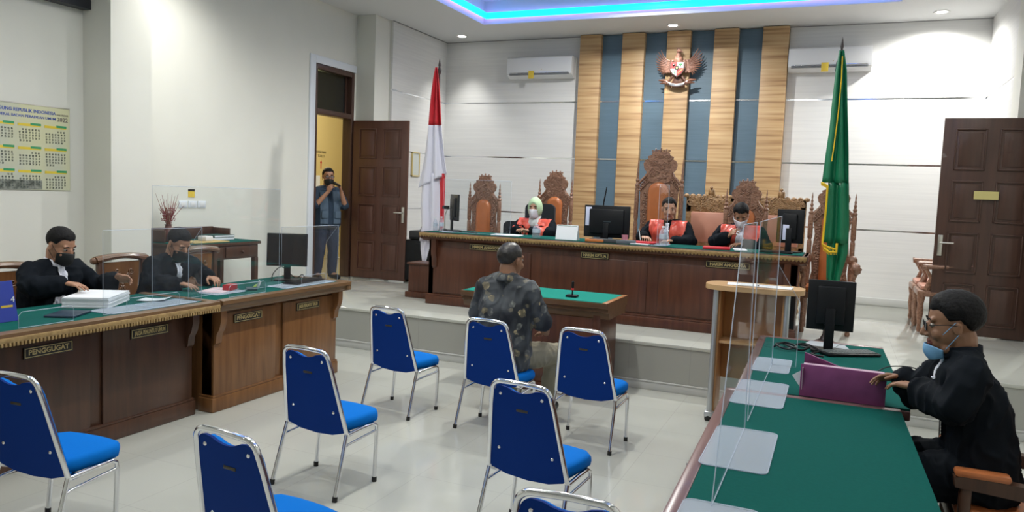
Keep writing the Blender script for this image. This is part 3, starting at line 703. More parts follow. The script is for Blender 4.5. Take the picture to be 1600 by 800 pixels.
rail_chair('empty carved wooden chair beyond the second black-robed person', (-5.36, 5.22, 0), PI / 2, 1.12)

# two armchairs half hidden behind the right-hand door, seen from the side
def side_armchair(label, loc, rz):
    t = thing('carved_side_chair', label, 'chair', loc, rz, None)
    for s in (-1, 1):
        MB().tube([(s * .22, -.42, .72), (s * .235, -.43, .70), (s * .235, -.2, .71), (s * .23, .03, .74)], [.024, .03, .022, .02], 8).build('arm', M_carve, t)
        MB().tube([(s * .235, -.40, .69), (s * .225, -.34, .58), (s * .22, -.38, .45)], [.02, .022, .03], 8).build('arm_support', M_carve, t)
        for y in (-.42, .02): MB().lathe([(.016, 0), (.026, .03), (.018, .07), (.034, .20), (.028, .30), (.04, .36), (.036, .42)], (s * .22, y, 0)).build('leg', M_carve, t)
        MB().box(s * .21 - .02, s * .21 + .02, .0, .045, .40, 1.0, .01).build('post', M_carve, t)
    MB().box(-.25, .25, -.46, .05, .38, .45, .02).build('seat_frame', M_carve, t)
    MB().box(-.22, .22, -.43, .0, .445, .50, .03).build('seat_cushion', M_pink, t)
    MB().box(-.19, .19, .01, .035, .60, .98, .01).build('back_splat', M_carve, t)
    MB().tube([(-.23, .02, 1.0), (0, .02, 1.05), (.23, .02, 1.0)], .028, 8).build('top_rail', M_carve, t)
    return t
side_armchair('carved armchair partly hidden by the dark right hand door, farther from the camera', (1.30, 9.96, HS), -PI / 2)
side_armchair('carved armchair partly hidden by the dark right hand door, nearer the camera', (1.30, 9.38 - .02, HS), -PI / 2)

# wooden armchairs with orange arm pads at the bottom right; they face the desk (towards -x)
def pad_chair(label, loc, rz, grp=None):
    t = thing('padded_armchair', label, 'chair', loc, rz, grp)
    for s in (-1, 1):
        b = MB().prism([(-.44, .585), (-.445, .625), (-.40, .64), (.0, .615), (.04, .61), (.04, .555), (0, .555)], s * .25 - .03, s * .25 + .03, 'x'); b.build('arm', M_wood_dark, t)
        p = MB().box(s * .25 - .035, s * .25 + .035, -.445, -.24, .63, .662, .014)
        p.build('arm_pad', M_leather, t)
        n = MB()
        for i in range(6): n.sph((s * .25 - s * .036, -.43 + .036 * i, .632), .006, 6)
        n.build('stud', M_gold, t)
        MB().box(s * .25 - .022, s * .25 + .022, -.42, -.375, 0, .60, .008).build('leg', M_wood_dark, t)
        MB().box(s * .25 - .022, s * .25 + .022, .0, .045, 0, .95, .008).build('leg', M_wood_dark, t)
    MB().box(-.27, .27, -.43, .04, .36, .42, .01).build('seat_frame', M_wood_dark, t)
    MB().box(-.235, .235, -.42, .0, .415, .49, .03).build('seat_cushion', M_leather, t)
    MB().box(-.235, .235, .01, .035, .55, .92, .02).build('backrest', M_leather, t)
    return t
pad_chair('wooden armchair with orange leather arm pads under the robed man at the right desk', (.97, 3.86, 0), -PI / 2, None)

# ---------------------------------------------------------------- console table on the left wall
t = thing('console_table', 'dark wooden console table with drawers and green top against the left wall', 'table', (-6.2, 6.12, 0))
MB().box(-.28, .27, -.52, .52, .915, 1.065, .006).build('body', M_wood_dark, t)
MB().box(-.285, .29, -.55, .55, 1.065, 1.095, .006).build('top', M_wood_dark, t)
MB().box(-.26, .285, -.54, .54, 1.092, 1.101).build('felt', M_felt, t)
for yc in (-.26, .26):
    dr = MB().box(.27, .284, yc - .235, yc + .235, .935, 1.05, .005).build('drawer', M_wood_dark, t)
    MB().sph((.298, yc, .992), .014, 10).build('knob', M_wood_dark, dr)
MB().box(-.285, -.262, -.52, .40, 1.10, 1.235, .006).box(-.26, -.02, .38, .402, 1.10, 1.225, .006).box(-.26, .0, -.52, -.50, 1.10, 1.225, .006).build('back_rail', M_wood_dark, t)
for x in (-.25, .25):
    for y in (-.49, .49): MB().box(x - .028, x + .028, y - .028, y + .028, 0, .92, .006).build('leg', M_wood_dark, t)
for i, (x, y, w, l, c, z, nm, lab) in enumerate(((-6.28, 6.36, .12, .16, (.005, .05, .035), .03, 'book', 'dark green bound book lying under another on the console table'), (-6.28, 6.38, .115, .15, (.01, .06, .05), .025, 'book', 'dark green bound book on top of the pair on the console table'))):
    bk = MB().box(-w, w, -l, l, 0, z, .004)
    o = bk.build(nm, mat('book_green_%d' % i, c, .5), None, loc=(x, y, 1.101 + .030 * i)); tag(o, lab, 'book')
    MB().box(-w + .006, w + .001, -l + .004, l - .004, .004, z - .004).build('pages', M_paper, o)
o = MB().box(-.13, .12, -.24, .24, 0, .012, .004).build('tray', mat('yellow_wood', (0.50, 0.36, 0.14), .5), None, loc=(-6.06, 5.98, 1.101)); tag(o, 'pale yellow wooden board lying on the green console table top', 'board')
o = MB().box(-.06, .06, -.05, .05, 0, .05, .01).build('tissue_box', M_white, None, loc=(-6.1, 6.04, 1.113)); tag(o, 'small white box on the yellow board on the console table', 'box')
# vase with dry red twigs
t = thing('dried_flower_vase', 'bunch of dry red and brown twigs in a vase on the console table', 'vase', (-6.30, 5.74, 1.101))
MB().lathe([(.04, 0), (.055, .03), (.06, .08), (.035, .14), (.03, .17), (.04, .18)], seg=18).build('vase', mat('brown_ceramic', (0.12, 0.04, 0.03), .3), t)
rng = random.Random(5); b = MB(); b2 = MB()
for i in range(34):
    a = rng.uniform(0, 2 * PI); sp = rng.uniform(.02, .16); h = rng.uniform(.32, .50)
    q = b if i % 3 else b2
    q.tube([(0, 0, .12), (sp * .3 * math.cos(a), sp * .3 * math.sin(a), .25), (sp * math.cos(a) * .8, sp * math.sin(a), h)], [.003, .003, .0015], 5)
    if i % 2 == 0:
        for j in range(8): f = j / 8; q.sph((sp * .5 * math.cos(a) + rng.uniform(-.02, .02), sp * .5 * math.sin(a) + rng.uniform(-.02, .02), .22 + f * .14), .006, 6)
b.build('twigs', mat('red_twig', (0.22, 0.03, 0.035), .7), t); b2.build('pale_twigs', mat('pale_twig', (0.30, 0.18, 0.13), .7), t)

# ---------------------------------------------------------------- lectern
t = thing('lectern', 'light oak lectern with silver posts and rounded top standing before the platform', 'lectern', (-.56, 6.22, 0))
MB().prism(rbox(-.375, .37, -.20, .22, .17, 8), 1.05, 1.088, 'z').build('top', M_oakx, t)
MB().box(-.27, -.24, -.12, .16, .06, 1.05, .004).box(.22, .25, -.12, .16, .06, 1.05, .004).box(-.25, .23, .13, .15, .30, 1.05, .003).build('side_panel', M_oak, t)
MB().box(-.24, .22, -.10, .12, .62, .64, .003).build('shelf', M_oakx, t)
M_silver = mat('silver_tube', (0.55, 0.57, 0.58), .35, metal=.7)
for x in (-.275, .255):
    MB().tube([(x, -.14, .05), (x, -.14, 1.05)], .021, 12).build('post', M_silver, t)
    MB().box(x - .035, x + .035, -.18, .20, .03, .075, .01).build('foot', M_silver, t)
    for y in (-.15, .16): MB().lathe([(.030, 0), (.032, .01), (.032, .04), (.026, .045)], (x, y, 0), 14).build('foot_cap', M_rubber, t)
# papers on it
for i, (x, y, w, a) in enumerate(((-.65, 6.22, .12, .1), (-.41, 6.20, .13, -.05))):
    o = MB().box(-w, w, -.09, .09, 0, .005, .001).build('paper_sheet', M_paper, None, loc=(x, y, 1.089), rot=a); tag(o, 'white paper lying on the lectern top, on its %s half' % ('left' if i == 0 else 'right'), 'paper', 'papers on the lectern')

# ---------------------------------------------------------------- right-hand desk (two tables end to end, turned slightly)
def side_desk(label, y0, y1, z, xl0, xr0):
    t = thing('clerk_desk', label, 'table', (-.02, (y0 + y1) / 2, 0), .022)
    K = lambda y: y - (y0 + y1) / 2
    b = MB().box(-.42, .40, K(y0), K(y1), z - .06, z - .01, .008).box(-.44, -.385, K(y0), K(y1), z - .05, z, .012).box(-.42, .40, K(y1) - .05, K(y1), z - .03, z + .004, .008)
    b.build('worktop', wood('pinkish_brown_edge', (0.16, 0.085, 0.085), (0.22, 0.12, 0.115), 'y', .6, .3), t)
    MB().box(-.385, .398, K(y0) + .01, K(y1) - .05, z - .012, z).build('felt', M_felt, t)
    MB().box(-.36, -.34, K(y0) + .05, K(y1) - .06, .10, z - .06, .004).build('front_panel', M_wood_red, t)
    for yy in (K(y0) + .03, K(y1) - .07): MB().box(-.37, .36, yy, yy + .03, 0, z - .06, .004).build('side_panel', M_wood_red, t)
    s = MB()
    for i in range(5): s.sph((-.443, K(y0) + .3 + i * (y1 - y0 - .5) / 4, z - .03), .008, 6)
    s.build('stud', M_brush, t)
    return t
side_desk('green-topped desk with purplish wooden rim at the lower right, nearest the camera', 1.6, 4.13, .75, 0, 0)
side_desk('green-topped desk beyond the divider edge, carrying the computer and purple folder', 4.15, 5.93, .75, 0, 0)

# ---------------------------------------------------------------- acrylic shields
# right desk: upright sheets leaning a little, on flat feet
def acrylic(name, label, loc, rz, polys, feet, edges=True, grp=None, lean=0.0):
    t = thing(name, label, 'acrylic shield', loc, rz, grp)
    for P, ax in polys:       # list of 3D quads/polygons
        b = MB(); n = V(ax).normalized() * .002
        A = [b.b.verts.new(V(p) + n) for p in P]; B = [b.b.verts.new(V(p) - n) for p in P]
        b.b.faces.new(A); b.b.faces.new(B[::-1]); m_ = len(P)
        for i in range(m_): b.b.faces.new((A[i], B[i], B[(i + 1) % m_], A[(i + 1) % m_]))
        o = b.build('sheet', M_acry, t, smooth=0)
        e = MB(); e.tube([V(p) for p in P], .0020, 4, closed=True); e.build('sheet_edge', M_acrye, o)
    for P in feet:
        b = MB().prism(P, .0, .004, 'z'); o = b.build('foot', M_acryd, t)
        e = MB(); e.tube([(p[0], p[1], .004) for p in P], .0022, 4, closed=True); e.build('foot_edge', M_acrye, o)
    return t
def sheet_x(x0, x1, y0, y1, h, slant=0, slantn=0):
    # sheet standing along y, leaning from x0 (bottom) to x1 (top)
    return ([(x0, y0, .004), (x0, y1, .004), (x1, y1 - slantn, h), (x1, y0 + slant, h)], (1, 0, .1))
acrylic('acrylic_shield', 'tall clear acrylic shield on the near green desk at the right, nearest the camera', (-.31, 2.9, .751), .0,
        [([(.0, -.45, .004), (0, .50, .004), (-.005, .50, .905), (-.005, 0.0, .905)], (1, 0, 0))], [rbox(-.09, .15, -.95, -.42, .03), rbox(-.11, .14, -.06, .48, .03)])
acrylic('acrylic_shield', 'tall clear acrylic shield on the far desk at the right, before the lectern', (-.31, 4.25, .751), .0,
        [([(0, -.74, .004), (0, .62, .004), (0, .62, .915), (0, -.74, .905)], (1, 0, 0)), ([(.002, .60, .004), (.14, .60, .004), (.14, .60, .40), (.002, .60, .62)], (0, 1, 0))], [rbox(-.12, .13, -.44, .10, .03), rbox(-.10, .11, .38, .80, .03)])
# left benches: front sheet with a short wing at its far end
def left_shield(label, y0, y1, h, z, wing=.13, xo=-4.235, first_edge=True, low=()):
    Y = (y0 + y1) / 2; k = lambda y: y - Y
    polys = [([(0, k(y0), .004), (0, k(y1), .004), (0, k(y1), h), (0, k(y0), h)], (1, 0, 0)),
             ([(0, k(y1), .004), (-wing, k(y1), .004), (-wing, k(y1), h * .70), (0, k(y1), h)], (0, 1, 0))]
    for a, b_ in low:
        polys.append(([(.03, k(a), .004), (.03, k(b_), .004), (.03, k(b_), .075), (.03, k(b_) - .02, .095), (.03, k(a) + .02, .095), (.03, k(a), .075)], (1, 0, 0)))
    feet = [rbox(-.20, .02, k(y0) + .05, k(y0) + .40, .03), rbox(-.20, .02, k(y1) - .42, k(y1) - .05, .03)]
    return acrylic('acrylic_shield', label, (xo, Y, z), 0, polys, feet)
left_shield('clear acrylic shield on the dark bench desk in front of the first black-robed man', 3.35, 4.16, .54, .861, low=((2.79, 3.125), (3.50, 3.93)))
left_shield('clear acrylic shield on the far end of the honey brown bench desk before the monitor', 5.02, 5.80, .52, .861, low=((4.40, 4.80), (5.25, 5.585)))
acrylic('acrylic_shield', 'larger clear acrylic shield standing between the two black-robed men on the left bench', (-4.40, 4.53, .861), 0,
        [([(0, -.66, .004), (0, .66, .004), (0, .66, .83), (0, -.66, .83)], (1, 0, 0))], [rbox(-.16, .05, -.1, .22, .03)])
# judges' bench: slim upright sheet in front of the middle judge, low ones elsewhere
acrylic('acrylic_shield', 'narrow upright clear acrylic sheet on the judges bench before the middle judge', (-1.66, 7.62, 1.271), 0,
        [([(0, -.02, .004), (.03, .30, .004), (.03, .30, .62), (0, -.02, .62)], (1, 0, 0))], [rbox(-.08, .08, -.02, .28, .02)])
acrylic('acrylic_shield', 'clear acrylic sheet on the left part of the judges bench, by the empty throne', (-3.72, 7.64, 1.271), 0,
        [([(-.42, 0, .004), (.42, 0, .004), (.42, 0, .60), (-.42, 0, .60)], (0, 1, 0))], [rbox(-.40, -.25, -.07, .12, .02), rbox(.25, .40, -.07, .12, .02)])

# ---------------------------------------------------------------- monitors and computers
def monitor(label, loc, rz, w, h, lift=.09, tilt=0, extras=None, grp=None, back='plain'):
    t = thing('monitor', label, 'monitor', loc, rz, grp)
    # local: screen faces -y
    pt = bpy.data.objects.new('housing', None)
    z0 = lift; R_ = Matrix.Translation((0, 0, z0)) @ Matrix.Rotation(tilt, 4, 'X')
    MB().box(-w / 2, w / 2, -.012, .012, 0, h, .006, mtx=R_).box(-w / 2 + .06, w / 2 - .06, .01, .035, .04, h - .04, .012, mtx=R_).build('housing', M_black, t)
    MB().box(-w / 2 + .012, w / 2 - .012, -.0135, -.0118, .018, h - .012, mtx=R_).build('screen', M_screen, t)
    MB().box(-.03, .03, .02, .04, 0, z0 + h * .45, .006).build('stand', M_black, t)
    MB().prism(rbox(-.11, .11, -.07, .10, .03), 0, .012, 'z').build('base', M_black, t)
    return t
# left bench monitor, screen towards the seats (-x): seen obliquely
monitor('black monitor on a stand at the far end of the left bench', (-4.60, 5.53, .861), .55, .36, .30, .13, tilt=-.08)
m_ = monitor('large black monitor seen from behind, left of the middle judge, white sheet on it', (-2.25, 7.80, 1.271), PI, .50, .34, .04)
MB().box(.165, .225, .0355, .037, .13, .33).build('sticker', M_paper, m_) if False else MB().box(.17, .235, .012, .0145, .16, .36, .001).build('paper_note', mat('note_blue_white', (0.62, 0.66, 0.85), .7), m_)
MB().box(-.05, .03, .0352, .037, .205, .215).build('badge', M_brush, m_)
m_.children[0].data.materials[0] = mat('sheen_tinted_plastic', (.030, .045, .055), .35)  # blue-grey sheen of the black back put into its base colour
m_ = monitor('black monitor seen from behind at the right end of the judges bench', (-.42, 7.92, 1.271), PI - .25, .26, .33, .09)
MB().box(-.0, .06, .0355, .038, .12, .27, .001).build('paper_note', mat('note_blue_white'), m_)
monitor('narrow dark monitor turned edge-on at the left end of the judges bench', (-4.14, 7.92, 1.271), 2.36, .30, .31, .12)
monitor('black monitor seen from behind on the far green desk at the right', (0.0, 5.55, .755), PI + .04, .30, .34, .14, tilt=.06)

def keyboard(label, loc, rz, w=.40, d=.13, key=None):
    t = thing('keyboard', label, 'keyboard', loc, rz)
    MB().box(-w / 2, w / 2, -d / 2, d / 2, 0, .016, .005).build('case', M_black, t)
    b = MB(); n = 15
    for r in range(5):
        for c in range(n):
            x = -w / 2 + .012 + (w - .024) * (c + .5) / n; y = -d / 2 + .012 + (d - .024) * (r + .5) / 5
            b.box(x - .0105, x + .0105, y - .0085, y + .0085, .016, .021, .002)
    tag(b.build('keys', key or M_black, t))
    return t
keyboard('black keyboard lying on the far end of the left bench in front of the monitor', (-4.40, 5.52, .861), PI / 2 + .12, .46, .15)
keyboard('black keyboard with pale keys tilted on the far green desk at the right', (.13, 5.50, .755), .55, .38, .15, mat('grey_keys', (.10, .12, .12), .5))

def cable(label, pts, r=.004, m=None):
    # smooth through points
    out = []
    P = [V(p) for p in pts]
    for i in range(len(P) - 1):
        p0, p1, p2, p3 = P[max(i - 1, 0)], P[i], P[i + 1], P[min(i + 2, len(P) - 1)]
        for k in range(6):
            t_ = k / 6; out.append(.5 * ((2 * p1) + (-p0 + p2) * t_ + (2 * p0 - 5 * p1 + 4 * p2 - p3) * t_ ** 2 + (-p0 + 3 * p1 - 3 * p2 + p3) * t_ ** 3))
    out.append(P[-1])
    o = MB().tube(out, r, 6).build('cable', m or M_black, smooth=60); return tag(o, label, 'cable')
cable('looped black monitor cable at the far end of the left bench', [(-4.62, 5.35, .87), (-4.66, 5.42, .93), (-4.68, 5.55, .98), (-4.66, 5.63, .92), (-4.60, 5.66, .87), (-4.58, 5.72, .90), (-4.6, 5.78, .87)], .005)
cable('tangled black cable on the far green desk left of the keyboard', [(-.30, 5.60, .765), (-.24, 5.45, .775), (-.16, 5.38, .768), (-.12, 5.50, .78), (-.20, 5.58, .77), (-.14, 5.64, .768), (-.05, 5.40, .775), (-.10, 5.28, .768), (-.02, 5.24, .768)], .008)
cable('coiled black charger lead beside the tangled cable on the right desk', [(-.34, 5.42, .765), (-.28, 5.52, .785), (-.20, 5.48, .77), (-.26, 5.38, .765), (-.33, 5.46, .78), (-.22, 5.60, .765)], .007)
cable('thin black cable arching over the edge of the far right desk', [(.28, 5.0, .757), (.36, 5.0, .80), (.50, 4.98, .80), (.60, 4.9, .70), (.62, 4.85, .4), (.64, 4.9, .01)], .0035)
cable('black cable bundle on the left end of the judges bench', [(-4.20, 7.72, 1.275), (-4.05, 7.66, 1.285), (-3.95, 7.72, 1.275), (-3.85, 7.66, 1.282), (-3.72, 7.70, 1.275)], .006)
for i, (x, y, a, w, l) in enumerate(((.03, 5.66, .2, .11, .15), (-.05, 5.70, -.2, .10, .14))):
    o = MB().box(-w, w, -l, l, 0, .003).build('paper_sheet', mat('grey_paper', (.42, .46, .50), .7), None, loc=(x, y, .755 + .004 * i), rot=a); tag(o, 'grey sheet of paper under the monitor on the right desk, %s one' % ('lower' if i == 0 else 'upper'), 'paper')
# purple folder standing open on the desk
M_purple = noise_mat('purple_card', (0.20, 0.045, 0.15), (0.26, 0.065, 0.20), nscale=12, rough=.55)
t = thing('document_folder', 'purple cardboard document folder standing half open in the hands of the robed man', 'folder', (.08, 4.14, .755), -.02)
MB().box(-.20, .20, -.005, .005, 0, .165, .002).build('front_flap', M_purple, t)
MB().prism([(-.005, 0), (.14, 0), (.14, .012), (.0, .012)], -.20, .20, 'x').build('spine', M_purple, t)
MB().prism([(-.195, 0), (.185, 0), (.185, .085), (-.19, .215)], -.004, .004, 'y', mtx=Matrix.Translation((0, .144, 0)) @ Matrix.Rotation(.22, 4, 'X')).build('back_flap', M_purple, t)
MB().prism([(-.03, .15), (.05, .15), (.02, .008), (.0, .008)], -.192, -.188, 'x').prism([(.02, .01), (.12, .01), (.07, .16), (.03, .155)], -.19, .19, 'x').build('papers', mat('pinkish_paper', (.52, .36, .45), .7), t)
MB().prism([(-.24, .10), (-.19, .135), (-.19, .03)], .0, .003, 'y').build('corner_sheet', M_paper, t)

# ---------------------------------------------------------------- papers and small things on the left bench
t = thing('document_stack', 'thick stack of white case documents under the hand of the first robed man', 'papers', (-4.66, 3.64, .861), .55)
rng = random.Random(3); b = MB()
for i in range(11): b.box(-.145 + rng.uniform(-.003, .003), .145 + rng.uniform(-.003, .003), -.20 + rng.uniform(-.003, .003), .20 + rng.uniform(-.003, .003), i * .0065, i * .0065 + .006)
b.build('bundle', M_paper, t, smooth=0)
def curled(loc, rz, w, l, label, m=M_paper, lift=.03, name='paper_sheet'):
    b = MB(); rows = []
    for i in range(9):
        f = i / 8; rows.append([(-w + 2 * w * f, -l, .002 + lift * (f - .3) ** 2), (-w + 2 * w * f, l, .002 + lift * 1.5 * (f - .3) ** 2)])
    o = b.grid(rows).build(name, m, None, solid=.0015, loc=loc, rot=rz); return tag(o, label, 'paper')
curled((-4.50, 3.98, .862), .4, .10, .07, 'curled loose sheet beside the thick stack of case documents')
curled((-4.55, 4.64, .862), .3, .105, .15, 'pinkish white sheet under the hand of the second robed man', mat('pink_paper', (.75, .58, .62), .8), .0)
for nm, loc, rz, sz, c, lab in (
    ('notebook', (-4.42, 3.25, .861), .5, (.09, .12, .012), (.01, .03, .06), 'dark blue notebook on the green bench top in front of the paper stack'),
    ('stapler_box', (-4.50, 4.72, .864), .3, (.035, .06, .045), (.45, .02, .03), 'small red box beside the hand of the second robed man'),
    ('phone', (-4.42, 4.88, .861), .8, (.04, .08, .010), (.02, .07, .10), 'dark blue phone lying by the acrylic shield on the honey brown bench'),
    ('ruler', (-4.47, 4.98, .873), .6, (.012, .10, .003), (.30, .45, .04), 'yellow green pen lying over the dark phone')):
    o = MB().box(-sz[0], sz[0], -sz[1], sz[1], 0, sz[2], .003).build(nm if nm != 'ruler' else 'marker_pen', mat('c_' + nm, c, .4), None, loc=loc, rot=rz); tag(o, lab, 'box' if 'box' in nm else nm.replace('ruler', 'pen'))
o['category'] = 'pen'
o = MB().tube([(0, 0, 0), (.03, .0, .06)], .006, 8).tube([(0, .02, 0), (.0, .05, .05)], .006, 8).build('phone_stand', M_white, None, loc=(-4.43, 4.95, .865)); tag(o, 'small white folding stand next to the dark phone on the left bench', 'stand')
# blue desk calendar at the left frame edge
t = thing('desk_calendar', 'dark blue desk calendar with yellow box at the far left edge of the bench', 'calendar', (-4.52, 2.85, .861), 0)
M_cb = mat('calendar_blue', (.012, .035, .30), .4)
MB().prism([(-.06, 0), (.045, 0), (.0, .24), (-.006, .24)], -.11, .11, 'y').build('stand', M_cb, t) if False else MB().prism([(.06, 0), (-.06, 0), (-.004, .235), (.004, .235)], -.11, .11, 'y').build('cover', M_cb, t)
MB().box(.0385, .0405, .02, .09, .055, .095, mtx=Matrix.Translation((0, 0, 0))).build('yellow_box', mat('calendar_yellow', (.72, .50, .06), .5), t)
text_mesh('number', '4', .05, M_paper, t, loc=(.036, .092, .125), rot=(PI / 2 - .0, 0, PI / 2))

# ---------------------------------------------------------------- on the judges' bench
def bottle(label, loc, h=.17, r=.032, grp=None, cap=(.7, .75, .8)):
    t = thing('water_bottle', label, 'bottle', loc, 0, grp)
    MB().lathe([(r * .9, 0), (r, .01), (r, h * .25), (r * .93, h * .3), (r, h * .35), (r, h * .62), (r * .8, h * .76), (r * .38, h * .87), (r * .38, h * .93)], seg=16).build('body', M_bottle, t)
    MB().lathe([(r * .42, h * .92), (r * .42, h)], seg=14).build('cap', mat('cap_white', cap, .4), t)
    MB().lathe([(r * 1.01, h * .36), (r * 1.01, h * .6)], seg=16).build('wrapper', mat('bottle_label', (.45, .52, .62), .5), t)
    return t
bottle('small clear water bottle at the left end of the judges bench, the left one', (-4.27, 7.70, 1.271), .15, .026)
bottle('small clear water bottle at the left end of the judges bench, the right one', (-4.17, 7.66, 1.271), .17, .028)
bottle('clear water bottle standing before the woman judge', (-2.98, 7.62, 1.271), .15, .045)
bottle('clear water bottle standing on the bench before the middle judge', (-1.60, 7.60, 1.271), .20, .042)
t = thing('tent_calendar', 'white tent calendar with a landscape photo strip standing right of the woman judge', 'calendar', (-2.64, 7.66, 1.271), 0)
MB().prism([(-.04, 0), (.06, 0), (.012, .155), (.0, .155)], -.12, .12, 'x').build('stand', M_paper, t)
MB().box(-.11, .11, -.0035, -.0015, .105, .15, mtx=Matrix.Rotation(-.0, 4, 'X')).build('photo_strip', noise_mat('landscape_print', (.18, .30, .25), (.55, .62, .60), nscale=14), t)
for i, (x, y, w, l, a, c, lab) in enumerate((
    (-3.35, 7.68, .16, .10, .1, (.80, .82, .88), 'open white papers in front of the woman judge'),
    (-1.88, 7.66, .15, .10, -.1, (.82, .78, .82), 'white papers under the hand of the middle judge'),
    (-.86, 7.72, .06, .12, .2, (.85, .85, .9), 'white sheet beside the red folder of the right judge'),
    (-1.98, 7.60, .10, .05, .3, (.1, .12, .14), 'black folded case beside the large monitor'),
    (-2.20, 7.62, .16, .08, 0, (.04, .045, .05), 'flat black docking tray beneath the large monitor'))):
    o = MB().box(-w, w, -l, l, 0, .012 if i < 3 else .035, .003).build(('paper_sheet', 'paper_sheet', 'paper_sheet', 'pouch', 'dock_tray')[i], mat('j_%d' % i, c, .7), None, loc=(x, y, 1.271), rot=a); tag(o, lab, 'paper' if i < 3 else 'case')
o = MB().box(-.13, .13, -.10, .10, 0, .022, .004).build('folder', mat('red_card', (.50, .012, .025), .5), None, loc=(-1.08, 7.68, 1.271), rot=.1); tag(o, 'red folder lying before the judge who looks down', 'folder')
o = MB().box(-.12, .12, -.09, .09, 0, .016, .004).build('folder', mat('red_card'), None, loc=(-1.80, 7.70, 1.284), rot=-.1); tag(o, 'red folder lying under the elbow of the middle judge', 'folder')
o = MB().lathe([(.026, 0), (.034, .085), (.031, .085), (.024, .006)], seg=16).build('cup', mat('pink_plastic', (.55, .22, .28), .4), None, loc=(-2.02, 7.70, 1.271)); tag(o, 'pink plastic cup left of the middle judge', 'cup')
o = MB().box(-.10, .10, -.03, .03, 0, .03, .006).build('stapler', mat('orange_plastic', (.5, .16, .04), .5), None, loc=(-2.3, 7.56, 1.271)); tag(o, 'orange and dark pen case in front of the large monitor', 'case')
keyboard('black keyboard under the monitor at the right end of the judges bench', (-.52, 7.66, 1.271), 0, .30, .11)
t = thing('tapered_stand', 'thin black tapered stand rising behind the large monitor', 'microphone', (-2.38, 8.06, 1.271))  # black tapered shape for an unidentified dark wedge
MB().box(-.05, .05, -.04, .04, 0, .02, .006).build('base', M_black, t)
MB().tube([(0, 0, .02), (0, 0, .30), (.01, 0, .42)], [.016, .012, .006], 8).build('neck', M_black, t)
MB().tube([(.01, 0, .42), (.035, 0, .58)], [.009, .006], 8).build('capsule', M_black, t)
t = thing('webcam_stand', 'small black webcam on a jointed arm at the left end of the judges bench', 'webcam', (-4.30, 7.98, 1.271))
MB().lathe([(.035, 0), (.035, .01), (.01, .02)], seg=12).build('base', M_black, t)
MB().tube([(0, 0, .01), (.0, 0, .18), (.03, 0, .25)], .006, 6).build('arm', M_brush, t)
MB().box(-.03, .05, -.02, .02, .25, .29, .006).build('camera_head', M_black, t)
# office chairs behind the bench
def office_chair(label, loc, rz, zt):
    t = thing('office_chair', label, 'chair', loc, rz)
    MB().prism(rbox(-.19, .19, .50, zt, .07), -.03, .03, 'y').build('backrest', mat('black_cloth', (.012, .016, .022), .8), t)
    MB().prism(rbox(-.21, .21, -.45, -.02, .07), .42, .50, 'z').build('seat', mat('black_cloth'), t)
    MB().tube([(0, -.22, .06), (0, -.22, .42)], .025, 10).build('gas_column', M_black, t)
    b = MB()
    for i in range(5): a = 2 * PI * i / 5; b.tube([(0, -.22, .09), (.24 * math.cos(a), -.22 + .24 * math.sin(a), .05)], [.02, .012], 6)
    b.build('base', M_black, t)
    for i in range(5): a = 2 * PI * i / 5; MB().sph((.24 * math.cos(a), -.22 + .24 * math.sin(a), .026), .026, 8).build('castor', M_black, t)
    MB().box(-.02, .02, .0, .04, .42, .6, .006).build('back_stem', M_black, t)
    return t
office_chair('black office chair with square back on which the woman in the green headscarf sits', (-3.40, 8.80, HS), .08, 1.19)
office_chair('low black office chair right of the empty throne at the left end', (-3.98, 9.45, HS), 0, .93)

# ---------------------------------------------------------------- flags
def cloth_rows(rows, y, name, m, parent, amp=.03, folds=3, seg=26, ph=0.0, ox=0, oy=0, oz=0, th=.004):
    b = MB(); R_ = []
    # interpolate rows vertically
    rr = []
    for (z0, a0, b0), (z1, a1, b1) in zip(rows, rows[1:]):
        k = max(1, int(abs(z0 - z1) / .05))
        for i in range(k): f = i / k; rr.append((z0 + (z1 - z0) * f, a0 + (a1 - a0) * f, b0 + (b1 - b0) * f))
    rr.append(rows[-1])
    for z, a, c in rr:
        w = c - a; r = []
        for i in range(seg + 1):
            f = i / seg
            yy = y + amp * min(1, w / .15) * math.sin(f * folds * 2 * PI + ph + z * .8) + .4 * amp * math.sin(f * 9 + z * 3)
            zz = z
            r.append((a + w * f - ox, yy - oy, zz - oz))
        R_.append(r)
    b.grid(R_)
    return b.build(name, m, parent, smooth=80, solid=th, offset=0)
def shape_bottom(rows, f): return rows
M_red = mat('flag_red', (.52, .018, .03), .6); M_fw = mat('flag_white', (.72, .72, .82), .65)
M_fg = mat('flag_green', (.0, .145, .062), .55); M_fy = mat('flag_gold_fringe', (.70, .46, .01), .6)
fx, fy = -4.60, 8.33
t = thing('flag_on_pole', 'red and white flag draped from a pole behind the left end of the judges bench', 'flag', (fx, fy, HS))
MB().tube([(0, 0, .02), (-.03, 0, 2.72), (-.03, 0, 2.77)], .013, 8).build('pole', M_pole, t)
MB().lathe([(.02, 2.74), (.026, 2.78), (.012, 2.82), (.018, 2.84), (.001, 2.93)], (-.03, 0, 0), 10).build('finial', M_pole, t)
MB().tube([(-.03, -.015, 2.78), (-.07, -.02, 2.72), (-.09, -.02, 2.66)], .006, 6).tube([(-.03, -.015, 2.80), (.0, -.02, 2.77), (-.01, -.02, 2.72)], .005, 6).build('cord', M_pole, t)
MB().lathe([(.11, 0), (.11, .02), (.05, .05), (.025, .1), (.02, .3)], seg=20).build('stand', M_pole, t)
kw = dict(ox=fx, oy=fy, oz=HS)
cloth_rows([(3.24, -4.650, -4.625), (3.10, -4.678, -4.592), (2.893, -4.707, -4.563), (2.70, -4.73, -4.545), (2.54, -4.748, -4.528)], 8.27, 'red_field', M_red, t, .03, 2.4, **kw)
